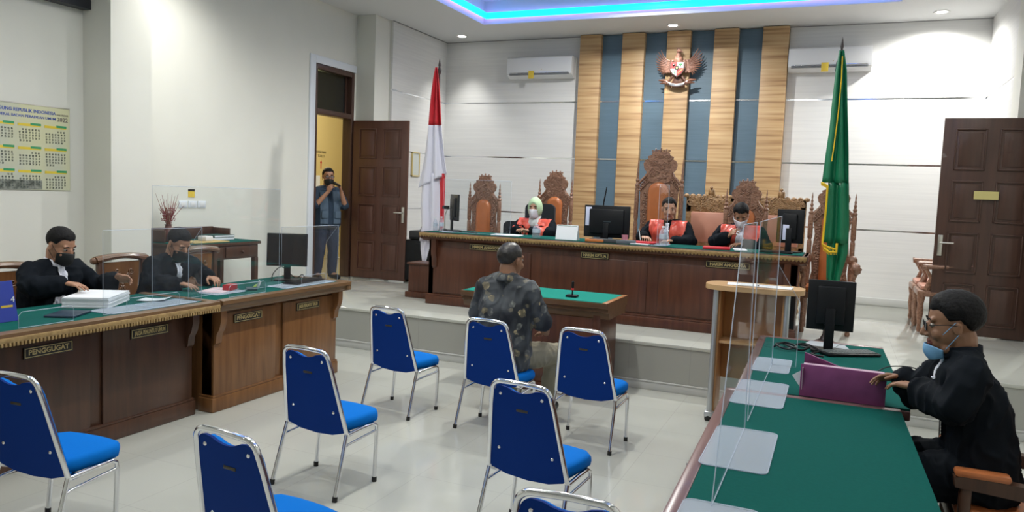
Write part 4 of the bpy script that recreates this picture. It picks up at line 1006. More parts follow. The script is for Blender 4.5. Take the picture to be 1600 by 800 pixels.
# white field, lower edge rises to the right
def slanted(rows, y, name, m, dz_right, amp, folds, ph=0.0):
    b = MB(); R_ = []; seg = 26; nrow = 22
    za, zb = rows[0][0], rows[-1][0]
    def at(z):
        for (z0, a0, b0), (z1, a1, b1) in zip(rows, rows[1:]):
            if z <= z0 and z >= z1: f = (z0 - z) / (z0 - z1); return a0 + (a1 - a0) * f, b0 + (b1 - b0) * f
        return rows[-1][1:]
    for j in range(nrow + 1):
        g = j / nrow; r = []
        for i in range(seg + 1):
            f = i / seg; top = za + dz_right[0] * f; bot = zb + dz_right[1] * f
            z = top + (bot - top) * g; a, c = at(max(min(z, za), zb)); w = c - a
            yy = y + amp * min(1, w / .15) * math.sin(f * folds * 2 * PI + ph + z * .8) + .4 * amp * math.sin(f * 9 + z * 3)
            r.append((a + w * f - fx, yy - fy, z - HS))
        R_.append(r)
    return b.grid(R_).build(name, m, t, smooth=80, solid=.004, offset=0)
slanted([(2.54, -4.748, -4.528), (2.187, -4.781, -4.484), (1.949, -4.819, -4.444), (1.76, -4.86, -4.43)], 8.27, 'white_field', M_fw, (.0, .19), .03, 2.4)
cloth_rows([(1.95, -4.80, -4.55), (1.55, -4.81, -4.54), (1.27, -4.795, -4.55), (1.10, -4.826, -4.62)], 8.28, 'lower_white_fold', M_fw, t, .025, 2, ph=1, **kw)
cloth_rows([(1.95, -4.57, -4.49), (1.7, -4.55, -4.487), (1.2, -4.53, -4.487)], 8.30, 'lower_red_fold', M_red, t, .01, 1, **kw)
slanted([(1.14, -4.83, -4.64), (.98, -4.82, -4.69), (.81, -4.785, -4.735)], 8.32, 'tail', M_fw, (0, .03), .015, 1.5)
gx, gy = -.03, 7.68
t = thing('flag_on_pole', 'dark green flag with gold fringe hanging from a tall pole before the right throne', 'flag', (gx, gy, HS))
MB().tube([(0, 0, .02), (-.035, 0, 2.70), (-.04, 0, 2.74)], .013, 8).build('pole', M_pole, t)
MB().lathe([(.02, 2.68), (.024, 2.72), (.010, 2.74), (.016, 2.77), (.001, 2.86)], (-.04, 0, 0), 10).build('finial', M_pole, t)
MB().tube([(-.04, -.015, 2.70), (-.075, -.02, 2.62), (-.08, -.02, 2.54)], .006, 6).build('cord', mat('dark_green_cord', (.01, .06, .05), .6), t)
MB().lathe([(.11, 0), (.11, .02), (.05, .05), (.025, .1), (.02, .3)], seg=20).build('stand', M_pole, t)
kg = dict(ox=gx, oy=gy, oz=HS)
cloth_rows([(3.16, -.090, -.050), (2.976, -.108, -.016), (2.687, -.120, .009), (2.455, -.125, .031), (2.22, -.142, .052), (1.955, -.157, .071)], 7.63, 'upper_fold', M_fg, t, .028, 2.2, **kg)
cloth_rows([(1.96, -.102, .073), (1.572, -.105, .103), (1.40, -.108, .108)], 7.64, 'middle_fold', M_fg, t, .02, 2.2, **kg)
cloth_rows([(1.45, -.075, .106), (1.306, -.072, .108), (1.079, -.060, .062), (.96, -.046, .050)], 7.67, 'lower_fold', M_fg, t, .018, 2, **kg)
def ribbon(pts, name, r=.009):
    b = MB(); P = [V(p) - V((gx, gy, HS)) for p in pts]; b.tube(P, r, 6)
    for i in range(len(P) - 1):
        for k in range(5):
            p = P[i].lerp(P[i + 1], k / 5); b.tube([p, p + V((0, -.003, -.028))], [.004, .002], 4)
    return b.build(name, M_fy, t)
ribbon([(-.160, 7.62, 1.955), (-.135, 7.60, 1.945), (-.105, 7.60, 1.925), (-.104, 7.61, 1.80), (-.106, 7.61, 1.60), (-.111, 7.61, 1.42), (-.113, 7.60, 1.385), (-.06, 7.60, 1.36), (.0, 7.60, 1.345)], 'fringe')
ribbon([(-.10, 7.60, 1.35), (-.05, 7.60, 1.315), (.01, 7.60, 1.32), (.01, 7.60, 1.40)], 'fringe', .012)
ribbon([(-.05, 7.62, .99), (-.05, 7.62, 1.02), (.0, 7.62, .955)], 'fringe')
MB().tube([V(p) - V((gx, gy, HS)) for p in ((-.060, 7.59, 3.1), (-.055, 7.588, 2.9), (-.060, 7.585, 2.6), (-.075, 7.585, 2.3), (-.085, 7.585, 2.15))], .005, 6).build('gold_piping', M_fy, t)

# ---------------------------------------------------------------- wall fittings
def ac(label, x0, x1, z0, z1, stx):
    t = thing('air_conditioner', label, 'air conditioner', ((x0 + x1) / 2, YB - .01, z0)); w = (x1 - x0) / 2; h = z1 - z0
    MB().prism([(0, .0), (-.10, .0), (-.19, .05), (-.205, .10), (-.20, h - .02), (-.17, h), (0, h)], -w, w, 'x').build('casing', M_white, t)
    MB().box(-w + .04, w - .04, -.207, -.195, .055, .066, .002).box(-w + .04, w - .04, -.200, -.170, .038, .044, .001).build('louvre', mat('louvre_grey', (.16, .17, .19), .3), t)
    MB().box(-w + .05, w - .05, -.2055, -.2, .066, .078, .002).build('trim_strip', M_chrome, t)
    MB().box(stx - .045, stx + .045, -.212, -.208, -.02, .10, .001, mtx=Matrix.Rotation(.0, 4, 'X')).build('energy_sticker', mat('sticker_yellow', (.72, .52, .06), .5), t)
    MB().sph((.05, -.205, .12), .006, 6).build('indicator', M_gold, t)
    return t
ac('white wall air conditioner with yellow sticker left of the wood panels', -4.93, -3.86, 3.545, 3.865, -.12)
ac('white wall air conditioner with yellow sticker right of the wood panels', -.76, .27, 3.545, 3.855, -.05)
# calendar poster on left wall
t = thing('wall_calendar', 'large 2022 wall calendar sheet with yellow and green month headings on the left wall', 'calendar', (XL + .004, 4.0, 1.60))
MB().box(0, .006, -.25, .785, 0, .735).build('sheet', noise_mat('calendar_paper', (.50, .53, .47), (.60, .60, .38), scale=(1, .8, .3), nscale=2.0, rough=.18, lo=.4, hi=.6), t)
TX = dict(rot=(PI / 2, 0, PI / 2))
text_mesh('title_lettering', 'MAHKAMAH AGUNG REPUBLIK INDONESIA', .040, mat('calendar_ink_blue', (.05, .10, .42), .5), t, loc=(.0075, .27, .680), width=.76, bold=.0006, **TX)
text_mesh('subtitle_lettering', 'DIREKTORAT JENDERAL BADAN PERADILAN UMUM', .032, mat('calendar_ink_blue'), t, loc=(.0075, .27, .632), width=.76, bold=.0003, **TX)
text_mesh('year_lettering', '2022', .052, mat('calendar_ink_grey', (.16, .14, .13), .5), t, loc=(.0075, .715, .630), bold=.0006, **TX)
text_mesh('year_lettering', 'KALENDER', .022, mat('calendar_ink_grey'), t, loc=(.0075, .715, .672), **TX)
MY = mat('month_yellow', (.72, .55, .04), .5); MGn = mat('month_green', (.03, .30, .12), .5)
names = ['JANUARI', 'FEBRUARI', 'MARET', 'APRIL', 'MEI', 'JUNI', 'JULI', 'AGUSTUS', 'SEPTEMBER', 'OKTOBER', 'NOVEMBER', 'DESEMBER']
starts = [5, 1, 1, 4, 6, 2, 4, 0, 3, 5, 1, 3]; lens = [31, 28, 31, 30, 31, 30, 31, 31, 30, 31, 30, 31]
for r in range(3):
    for c in range(4):
        mi = r * 4 + c; y0 = -.165 + c * .237; zt = .570 - r * .200
        mo = MB().box(.006, .0075, y0, y0 + .205, zt - .022, zt - .008).box(.006, .0075, y0, y0 + .11, zt - .008, zt).build('month_heading', MY, t)
        MB().box(.0075, .0082, y0 + .11, y0 + .205, zt - .012, zt + .008).build('month_band', MGn, mo)
        lines = []; d = 1 - (starts[mi] + 0)
        while d <= lens[mi]:
            lines.append(' '.join('%2d' % q if 1 <= q <= lens[mi] else '  ' for q in range(d, d + 7))); d += 7
        cols = []
        for ri, ln in enumerate(lines):
            pass
        body = '\n'.join('   '.join(('%02d' % q if 1 <= q <= lens[mi] else '   ') for q in range(1 - starts[mi] + 7 * k, 8 - starts[mi] + 7 * k)) for k in range(len(lines)))
        text_mesh('dates', body, .024, mat('calendar_ink_dark', (.06, .08, .08), .5), mo, loc=(.0078, y0 + .102, zt - .100), width=.185, **TX)
MB().box(.006, .0074, .13, .52, .005, .085).build('photo_strip', noise_mat('group_photo', (.03, .04, .03), (.28, .30, .26), nscale=25), t)
MB().box(.0, .010, -.25, .785, .733, .742).build('top_rail', M_brush, t)
# switches + sticker
t = thing('light_switch_plate', 'row of three white light switches on the left wall', 'switch', (XL, 6.225, 1.48), 0)
for i in range(3):
    p = MB().box(0, .010, -.19 + .13 * i, -.075 + .13 * i, -.038, .038, .003).build('switch_plate', M_trimw, t)
    MB().box(.010, .015, -.165 + .13 * i, -.10 + .13 * i, -.022, .022, .002).build('rocker', M_white, p)
t = thing('warning_sticker', 'small black and yellow sticker above the light switches', 'sticker', (XL, 6.21, 1.60))
MB().box(0, .003, -.045, .045, -.045, .02).build('yellow_area', mat('sticker_yellow'), t)
MB().box(0, .0035, -.045, .045, .02, .045).build('black_area', M_plate, t)
# framed document behind the flag
t = thing('picture_frame', 'gold framed document on the left wall behind the red and white flag', 'picture', (XLP, 10.22, 1.95))
MB().box(0, .02, -.02, .19, 0, .36).box(.018, .022, 0, .17, .02, .34).build('document', mat('frame_paper', (.55, .58, .55), .4), t)
MB().box(0, .03, -.03, -.01, -.01, .37, .004).box(0, .03, .18, .20, -.01, .37, .004).box(0, .03, -.03, .20, -.01, .012, .004).box(0, .03, -.03, .20, .35, .37, .004).build('frame', M_gold, t)
# corridor sign
t = thing('toilet_sign', 'lettering and red arrow pointing to the toilet on the yellow corridor wall', 'sign', (-8.498, 11.08, 2.30))
text_mesh('sign_lettering', 'KAMAR MANDI', .055, mat('sign_ink', (.12, .09, .04), .6), t, loc=(.003, 0, .035), width=.26, **TX)
text_mesh('sign_lettering', 'TOILET', .065, mat('sign_ink'), t, loc=(.003, 0, -.035), width=.19, **TX)
MB().prism([(-.012, -.26), (.012, -.26), (.012, -.16), (.03, -.16), (0, -.10), (-.03, -.16), (-.012, -.16)], .001, .004, 'x').build('arrow', mat('sign_red', (.5, .03, .02), .6), t)
o = MB().box(-8.5, -8.497, 10.9, 11.06, 1.72, 1.92).build('notice_sheet', M_paper); tag(o, 'white notice sheet below the toilet sign in the corridor', 'notice')
# black cabinet and odds behind the open door
t = thing('equipment_cabinet', 'low black cabinet between the brown door and the flag', 'cabinet', (-5.40, 9.35, HS))
MB().box(-.18, .30, -.20, .20, .04, .60, .008).build('body', M_black, t)
MB().box(.02, .28, -.215, -.20, .08, .56, .004).build('door', M_black, t)
for x in (-.15, .27): MB().box(x - .02, x + .02, -.18, .18, 0, .04).build('foot', M_rubber, t)
t = thing('office_printer', 'dark grey printer on the black cabinet behind the brown door', 'printer', (-5.32, 9.35, HS + .60))
MB().box(-.20, .20, -.16, .16, 0, .13, .02).build('body', mat('printer_grey', (.03, .032, .035), .5), t)
MB().prism([(.08, .12), (.16, .12), (.20, .26), (.18, .26)], -.16, .16, 'x').build('paper_tray', mat('printer_grey'), t)
MB().box(-.15, .15, -.20, -.14, .03, .045, .003).build('output_tray', M_black, t)

# ---------------------------------------------------------------- Garuda emblem
t = thing('eagle_emblem', 'carved copper-coloured eagle emblem with a red and white shield on the middle wood panel', 'emblem', (-2.245, 11.07, 3.62))
M_cop = noise_mat('copper_carving', (.17, .075, .050), (.30, .155, .11), nscale=30, rough=.5)
M_cop2 = mat('dark_copper', (.16, .07, .045), .4)
wg = MB()
def bez(a, c, b_, n=6): return [V(a) * (1 - t_) ** 2 + V(c) * 2 * t_ * (1 - t_) + V(b_) * t_ * t_ for t_ in [i / n for i in range(n + 1)]]
TIPS = [(.265, .275), (.300, .245), (.322, .205), (.334, .160), (.336, .115), (.330, .070), (.318, .028), (.298, -.012), (.270, -.045), (.238, -.075), (.205, -.098)]
for s in (-1, 1):
    for i, (tx, tz) in enumerate(TIPS):
        f = i / 10; rx_, rz_ = .065 + .02 * f, .10 - .14 * f
        q = bez((s * rx_, -.02 - .002 * i, rz_), (s * (.20 + .03 * f), -.05, rz_ - .03 * (1 - f) + .01), (s * tx, -.012, tz))
        wg.tube(q, [.016, .016, .015, .014, .0125, .010, .004], 6, sx=.9)
    for i in range(16):
        f = (i % 8) / 7; g = i // 8; wg.sph((s * (.085 + .045 * g + .03 * f), -.050 + .006 * g, .10 - .15 * f), (.024, .014, .022), 8)
wg.build('wings', M_cop, t)
bd = MB().sph((0, -.045, .10), (.065, .05, .10), 14).sph((0, -.05, .02), (.07, .045, .12), 14).tube([(0, -.05, .15), (.005, -.06, .215)], [.045, .032], 10).sph((.01, -.07, .235), (.036, .038, .033), 12).tube([(.03, -.08, .235), (.06, -.085, .225), (.066, -.085, .21)], [.015, .009, .003], 8)
for i in range(4): bd.tube([(-.01 + .012 * i, -.06, .25), (-.03 + .015 * i, -.06, .285)], [.01, .003], 5)
bd.build('body', M_cop, t)
tl = MB()
for i in range(9): f = -1 + i / 4; tl.tube([(f * .02, -.02, -.10), (f * .07, -.035, -.21), (f * .10, -.02, -.27)], [.016, .02, .006], 6)
tl.build('tail', M_cop2, t)
for s in (-1, 1):
    g = MB().tube([(s * .04, -.05, -.08), (s * .09, -.06, -.15), (s * .13, -.06, -.19)], [.02, .018, .014], 8)
    g.tube([(s * .12, -.06, -.20), (s * .19, -.065, -.175), (s * .27, -.05, -.165)], [.012, .024, .006], 8).tube([(s * .12, -.06, -.21), (s * .19, -.065, -.205), (s * .25, -.05, -.21)], [.010, .018, .005], 8)
    for i in range(3): g.tube([(s * .13, -.07, -.19), (s * (.115 + .018 * i), -.09, -.215), (s * (.112 + .018 * i), -.085, -.235)], [.009, .008, .003], 5)
    g.build('talon', M_cop2, t)
rb = [(-1 + i / 10) for i in range(21)]
def band(w, h, y): return [[(f * w, y + .02 * f * f, -.245 + .055 * f * f + h) for f in rb], [(f * w, y + .02 * f * f, -.245 + .055 * f * f - h) for f in rb]]
MB().grid(band(.175, .024, -.075)).build('ribbon', M_cop, t, solid=.012)
MB().grid(band(.155, .017, -.090)).build('motto_band', mat('pale_band', (.50, .50, .54), .4), t, solid=.006)
text_mesh('motto_lettering', 'BHINNEKA TUNGGAL IKA', .016, M_plate, t, loc=(0, -.097, -.238), rot=(PI / 2, 0, 0), width=.24)
sh = [(-.095, .075), (.095, .075), (.095, -.03), (.06, -.085), (0, -.125), (-.06, -.085), (-.095, -.03)]
so = MB().prism([(x * 1.08, z * 1.06 - .002) for x, z in sh], -.115, -.09, 'y').build('shield', mat('shield_dark', (.10, .04, .03), .4), t)
MR, MW = mat('shield_red', (.50, .03, .03), .4), mat('shield_white', (.80, .78, .75), .4)
MB().prism([(-.09, .07), (-.004, .07), (-.004, -.008), (-.09, -.008)], -.121, -.115, 'y').build('red_quarter', MR, so)
MB().prism([(.004, .07), (.09, .07), (.09, -.008), (.004, -.008)], -.121, -.115, 'y').build('white_quarter', MW, so)
MB().prism([(-.09, -.014), (-.004, -.014), (-.004, -.116), (-.058, -.082), (-.09, -.03)], -.121, -.115, 'y').build('white_quarter', MW, so)
MB().prism([(.004, -.014), (.09, -.014), (.09, -.03), (.058, -.082), (.004, -.116)], -.121, -.115, 'y').build('red_quarter', MR, so)
MB().prism(rbox(-.026, .026, -.034, .022, .01), -.126, -.121, 'y').build('centre_field', M_plate, so)
b = MB()
for i in range(5):
    a0 = PI / 2 + i * 2 * PI / 5; b.prism([(.02 * math.cos(a0), -.006 + .02 * math.sin(a0)), (.008 * math.cos(a0 + .63), -.006 + .008 * math.sin(a0 + .63)), (0, -.006), (.008 * math.cos(a0 - .63), -.006 + .008 * math.sin(a0 - .63))], -.129, -.126, 'y')
b.build('star', M_gold, so)
b = MB().sph((-.048, -.121, .034), (.022, .006, .018), 10); b.tube([(-.066, -.122, .05), (-.048, -.126, .042), (-.03, -.122, .05)], .004, 6); b.build('bull_head', M_plate, so)
b = MB().tube([(.048, -.121, .0), (.048, -.121, .03)], .005, 6).sph((.048, -.121, .042), (.028, .006, .018), 10); b.build('banyan_tree', mat('tree_green', (.05, .22, .08), .5), so)
b = MB().tube([(-.06, -.121, -.085 + .02), (-.05, -.124, -.035)], .006, 6).tube([(-.035, -.121, -.085), (-.03, -.124, -.035)], .006, 6); b.build('rice_and_cotton', MGn, so)
b = MB()
for i in range(6): b.tube(arc3((.022 + .012 * i, -.122, -.075 + .010 * i), .007, 0, 2 * PI, 8), .002, 4)
b.build('chain', M_gold, so)

# ---------------------------------------------------------------- people
M_skin = mat('skin_tan', (.40, .205, .125), .5); M_skin.node_tree.nodes['Principled BSDF'].inputs['Subsurface Weight'].default_value = .0
M_skind = mat('skin_brown', (.30, .15, .085), .5)
M_skinl = mat('skin_light', (.50, .27, .18), .5)
M_lip = mat('lip', (.30, .10, .075), .45)
M_hair = noise_mat('black_hair', (.004, .004, .005), (.009, .0085, .009), nscale=70, rough=.65, bump=.5, spec=.2)
M_robe = noise_mat('black_robe', (.004, .006, .009), (.008, .011, .016), nscale=3, rough=.85, spec=.12)
M_satin = noise_mat('red_satin', (.58, .055, .040), (.74, .14, .09), nscale=6, rough=.33)
M_bib = mat('white_bib', (.78, .80, .88), .7)
M_maskb = mat('black_mask', (.012, .014, .015), .7); M_maskw = mat('white_mask', (.72, .73, .80), .7); M_maskl = mat('blue_mask', (.20, .42, .68), .7)
M_eye = mat('eye_white', (.30, .26, .22), .35); M_iris = mat('iris_dark', (.01, .006, .004), .15)

def lf(a, b, f): return V(a) + (V(b) - V(a)) * f
class Prims:
    def __init__(s): s.m = MB()
    def cap(s, a, ra, b, rb, n=6, seg=14):
        a, b = V(a), V(b); s.m.tube([lf(a, b, i / n) for i in range(n + 1)], [ra + (rb - ra) * i / n for i in range(n + 1)], seg)
        s.m.sph(a, ra, 14); s.m.sph(b, rb, 14); return s
    def ell(s, c, r, M=None):
        s.m.sph(c, r, 20, mtx=M); return s
    def capM(s, a, ra, b, rb, M): return s.cap(M @ V(a), ra, M @ V(b), rb, 4, 12)
def remeshed(prims, voxel, smooth=6, disp=None, cut=None):
    me = bpy.data.meshes.new('tmp'); prims.m.b.to_mesh(me); prims.m.b.free()
    o = bpy.data.objects.new('tmp', me); C.objects.link(o)
    r = o.modifiers.new('r', 'REMESH'); r.mode = 'VOXEL'; r.voxel_size = voxel
    k = o.modifiers.new('s', 'SMOOTH'); k.iterations = smooth; k.factor = .5
    dg = bpy.context.evaluated_depsgraph_get(); nm = bpy.data.meshes.new_from_object(o.evaluated_get(dg))
    bpy.data.objects.remove(o); bpy.data.meshes.remove(me)
    if disp:
        amp, sc = disp
        NN = [v.normal.copy() for v in nm.vertices]
        for v, nv in zip(nm.vertices, NN):
            p = v.co; q = V((p.x * sc[0], p.y * sc[1], p.z * sc[2])); w = V((noise.noise(q * .6), noise.noise(q * .6 + V((9, 0, 0))), 0)) * 1.2
            d = noise.noise(q + w) + 1.6 * ((1 - abs(noise.noise(q * 1.35 + w + V((3, 5, 1))))) ** 4 - .35)
            v.co = p + nv * d * amp
    nm.shade_smooth(); return nm
def mesh_obj(name, me, m, parent=None):
    me.name = name; me.materials.clear()
    for q in (m if isinstance(m, (list, tuple)) else [m]): me.materials.append(q)
    o = bpy.data.objects.new(name, me); C.objects.link(o); o.parent = parent; return o

def hand(P, w, d, n, curl, side, sc=1.0, spread=1.0):
    """w wrist, d direction of the fingers, n direction the palm faces, side +1 right / -1 left hand"""
    w, d = V(w), V(d).normalized(); n = V(n); n = (n - d * n.dot(d)).normalized()
    lat = d.cross(n) * side          # towards the thumb
    kn = []
    for j, (ln, u) in enumerate(((.066, .030), (.076, .010), (.070, -.010), (.054, -.029))):
        k = w + d * (.086 - .006 * abs(j - 1.3)) * sc + lat * u * sc
        P.cap(w + lat * u * .55 * sc + d * .012 * sc, .015 * sc, k, .0125 * sc, 3, 8)
        a = 0; p = k; fd = (d + lat * u * 3.2 * spread).normalized(); r = .0088 * sc
        for seg_, q in enumerate((.45, .32, .25)):
            a += curl * (0.55, .8, .55)[seg_] * (1 + .12 * (j - 1)); v = fd * math.cos(a) + n * math.sin(a)
            e = p + v * ln * q * 1.05 * sc; P.cap(p, r, e, r * .9, 2, 8); p = e; r *= .9
    b = w + d * .022 * sc + lat * .022 * sc; t1 = b + (d * .55 + lat * .75 + n * .25).normalized() * .040 * sc
    P.cap(b, .015 * sc, t1, .0115 * sc, 3, 8)
    t2 = t1 + (d * .85 + lat * .30 + n * (.15 + .5 * curl)).normalized() * .030 * sc; P.cap(t1, .0105 * sc, t2, .0095 * sc, 2, 8)
    t3 = t2 + (d * .9 + n * (.1 + .6 * curl)).normalized() * .022 * sc; P.cap(t2, .0095 * sc, t3, .008 * sc, 2, 8)

def head_matrix(c, yaw, pitch, roll=0, k=1.0):
    return Matrix.Translation(V(c)) @ Matrix.Rotation(yaw, 4, 'Z') @ Matrix.Rotation(-pitch, 4, 'X') @ Matrix.Rotation(roll, 4, 'Y') @ Matrix.Scale(k, 4)
def head_prims(P, M, k):
    E = lambda c, r: P.ell(c, r, M)
    E((0, -.014, .034), (.073, .092, .081)); E((0, .018, -.020), (.063, .070, .080)); E((0, .030, -.062), (.047, .052, .050))
    P.capM((-.030, .030, -.090), .022 * k, (.030, .030, -.090), .022 * k, M); E((0, .066, -.094), (.020, .018, .017))
    P.capM((0, .084, .010), .0085 * k, (0, .104, -.028), .0125 * k, M); E((.011, .092, -.034), (.009, .010, .008)); E((-.011, .092, -.034), (.009, .010, .008))
    P.capM((-.042, .068, .028), .010 * k, (.042, .068, .028), .010 * k, M)
    for s in (-1, 1):
        E((s * .040, .058, -.030), (.020, .020, .022)); E((s * .072, -.010, -.008), (.009, .017, .027)); E((s * .077, -.015, .002), (.006, .012, .015))
    E((0, .082, -.056), (.022, .011, .007)); E((0, .081, -.068), (.019, .011, .008))
def person(label, loc, rz, J, skin=M_skin, voxel=.0048, k=1.0, lips=True):
    P = Prims(); M = head_matrix(J['head'], J.get('yaw', 0), J.get('pitch', 0), J.get('roll', 0), k)
    head_prims(P, M, k)
    nk, ch, pv = V(J['neck']), V(J['chest']), V(J['pelvis']); bt = J.get('build', 1.0)
    hb = M @ V((0, -.030, -.055)); P.cap(hb, .054 * k, nk, .058 * bt, 5)
    L, R = V(J['shL']), V(J['shR'])
    P.cap(nk + V((0, 0, .0)), .055, lf(nk, L, .8), .045 * bt).cap(nk, .055, lf(nk, R, .8), .045 * bt).cap(L, .052 * bt, R, .052 * bt)
    for s in (-1, 1): P.cap(pv + V((s * .07, 0, 0)), .105 * bt, ch + V((s * .075, 0, 0)), .105 * bt).cap(ch + V((s * .075, 0, 0)), .105 * bt, nk + V((s * .09, 0, -.10)), .085 * bt)
    for s, q in ((-1, 'L'), (1, 'R')):
        sh, el, wr = V(J['sh' + q]), V(J['el' + q]), V(J['wr' + q])
        P.cap(sh, .052 * bt, lf(sh, el, .5), .045 * bt).cap(lf(sh, el, .5), .045 * bt, el, .038 * bt).cap(el, .038 * bt, lf(el, wr, .35), .037 * bt).cap(lf(el, wr, .35), .037 * bt, wr, .0245)
        hd = J['hand' + q]; hand(P, wr, hd[0], hd[1], hd[2], s, hd[3] if len(hd) > 3 else 1.0)
        hp, kn, an, to = V(J['hip' + q]), V(J['kn' + q]), V(J['an' + q]), V(J['toe' + q])
        P.cap(hp, .088 * bt, lf(hp, kn, .5), .075 * bt).cap(lf(hp, kn, .5), .075 * bt, kn, .055 * bt).cap(kn, .054 * bt, lf(kn, an, .35), .054 * bt).cap(lf(kn, an, .35), .054 * bt, an, .036).cap(an, .038, to, .030)
    me = remeshed(P, voxel, 5)
    o = mesh_obj('person', me, [skin, M_lip]); o.location = loc; o.rotation_euler = (0, 0, rz); tag(o, label, 'person')
    if lips:
        Mi = M.inverted()
        for f in me.polygons:
            q = Mi @ f.center
            if q.y > .072 and abs(q.x) < .024 * (1 - .5 * abs(q.z + .062) / .02) and -.078 < q.z < -.049: f.material_index = 1
    for s in (-1, 1):
        e = MB().sph((s * .031, .0700, .006), (.0140, .0105, .0080), 14, mtx=M).build('eye', [M_eye, M_iris], o)
        Mi = M.inverted()
        for f in e.data.polygons:
            q = Mi @ f.center
            if math.hypot(q.x - s * .031, q.z - .005) < .0072: f.material_index = 1
        b = MB().tube([M @ V((s * .014, .083, .027)), M @ V((s * .032, .083, .033)), M @ V((s * .050, .070, .026))], [.003, .0042, .002], 6); b.build('eyebrow', M_hair, o)
    return o, M
def hair(o, M, front=.40, side=-.05, back=-.6, th=1.0, puff=0.0, name='hair', m=None, seed=0, bald=None, rx=1.0):
    b = bmesh.new(); bmesh.ops.create_icosphere(b, subdivisions=5, radius=1)
    for v in b.verts:
        u = v.co.normalized(); x, y, z = u
        lim = front if y > .62 else (side + (front - side) * max(0, (y - .34) / .28) if y > .05 else (side if y > -.12 else side + (back - side) * min(1, (-.12 - y) / .35)))
        lim += .05 * noise.noise(u * 5 + V((seed, 0, 0)))
        t = max(0, min(1, (z - lim) / .07)); t2 = max(0, min(1, (z - lim) / .55)); t2 = t2 * t2 * (3 - 2 * t2)
        g = (.88 + .12 * t) * (1 + .012 * t + (.050 * th + puff * max(0, z)) * t2 + .016 * t2 * noise.noise(u * 9 + V((seed, 1, 0))) + .012 * t2 * noise.noise(u * 26))
        v.co = M @ V((x * .0765 * g * rx, -.014 + y * .0955 * g, .034 + z * .085 * g))
    me = bpy.data.meshes.new(name); b.to_mesh(me); b.free(); me.shade_smooth()
    return mesh_obj(name, me, m or M_hair, o)
def face_mask(o, M, m, z0=-.112, z1=-.004, drop=0.0, straps=True, sc=1.0, bulk=1.0):
    b = MB(); rows = []
    for i in range(13):
        g = i / 12; z = z0 + (z1 - z0) * g; r = []
        for j in range(25):
            ph = math.radians(-72 + 144 * j / 24); c = math.cos(ph)
            w = .071 - .016 * (1 - g) ** 1.5; dp = .073 - .012 * (1 - g) ** 2 - .004 * g
            bul = bulk * .037 * math.exp(-(ph / .50) ** 2) * math.sin(PI * (.12 + .68 * g)) + .005
            zz = z - .010 * g * (1 - c) * 3 + .018 * (1 - g) * (1 - c)
            r.append(M @ V((math.sin(ph) * w * sc, .018 + c * dp + bul, zz - drop)))
        rows.append(r)
    mk = b.grid(rows).build('face_mask', m, o, smooth=80, solid=.002, offset=1)
    if straps:
        s_ = MB()
        for s in (-1, 1):
            s_.tube([M @ V((s * .066, .040, -.025 - drop)), M @ V((s * .080, -.005, .018))], .0018, 5).tube([M @ V((s * .055, .035, -.085 - drop)), M @ V((s * .080, -.012, -.030))], .0018, 5)
        s_.build('ear_loops', m, mk)
    return mk
def glasses(o, M, thick=.0024, w=.026, h=.018):
    b = MB()
    for s in (-1, 1):
        b.tube([M @ V((s * .033 + w * math.cos(a), .096 - .12 * abs(s * .033 + w * math.cos(a)) ** 1.0 * .35, .004 + h * math.sin(a))) for a in [2 * PI * i / 16 for i in range(16)]], thick, 6, closed=True)
        b.tube([M @ V((s * .058, .084, .008)), M @ V((s * .079, .02, .010)), M @ V((s * .081, -.02, .002))], thick * .8, 6)
    b.tube([M @ V((-.008, .098, .008)), M @ V((.008, .098, .008))], thick * .8, 6)
    g = b.build('spectacles', M_black, o)
    for s in (-1, 1):
        q = MB(); c = [q.b.verts.new(M @ V((s * .033 + w * .95 * math.cos(a), .095 - .12 * abs(s * .033 + w * math.cos(a)) * .35, .004 + h * .95 * math.sin(a)))) for a in [2 * PI * i / 16 for i in range(16)]]; q.b.faces.new(c)
        q.build('lens', M_lens, g, solid=.001)
def seated(zs, ts=1.0, lean=.08, ground=0.0, hands=None, hc=(0, 0), sw=.175, kn=None):
    n = V((0, lean * 1.3, zs + .50 * ts)); J = {}
    J['pelvis'] = (0, 0, zs + .10); J['chest'] = (0, lean * .55, zs + .32 * ts); J['neck'] = n
    J['head'] = n + V((hc[0], .035 + hc[1], .152))
    for s, q in ((-1, 'L'), (1, 'R')):
        J['sh' + q] = n + V((s * sw, -.01, -.050)); J['hip' + q] = (s * .085, .02, zs + .09)
        J['kn' + q] = (s * .13, .40, zs + .05) if not kn else kn[q]
        k = V(J['kn' + q]); J['an' + q] = (k.x * .95, k.y - .02, ground + .075) if not kn else kn['a' + q]
        a = V(J['an' + q]); J['toe' + q] = (a.x * 1.05, a.y + .15, ground + .035)
        if hands: J['el' + q], J['wr' + q], J['hand' + q] = hands[q]
    return J
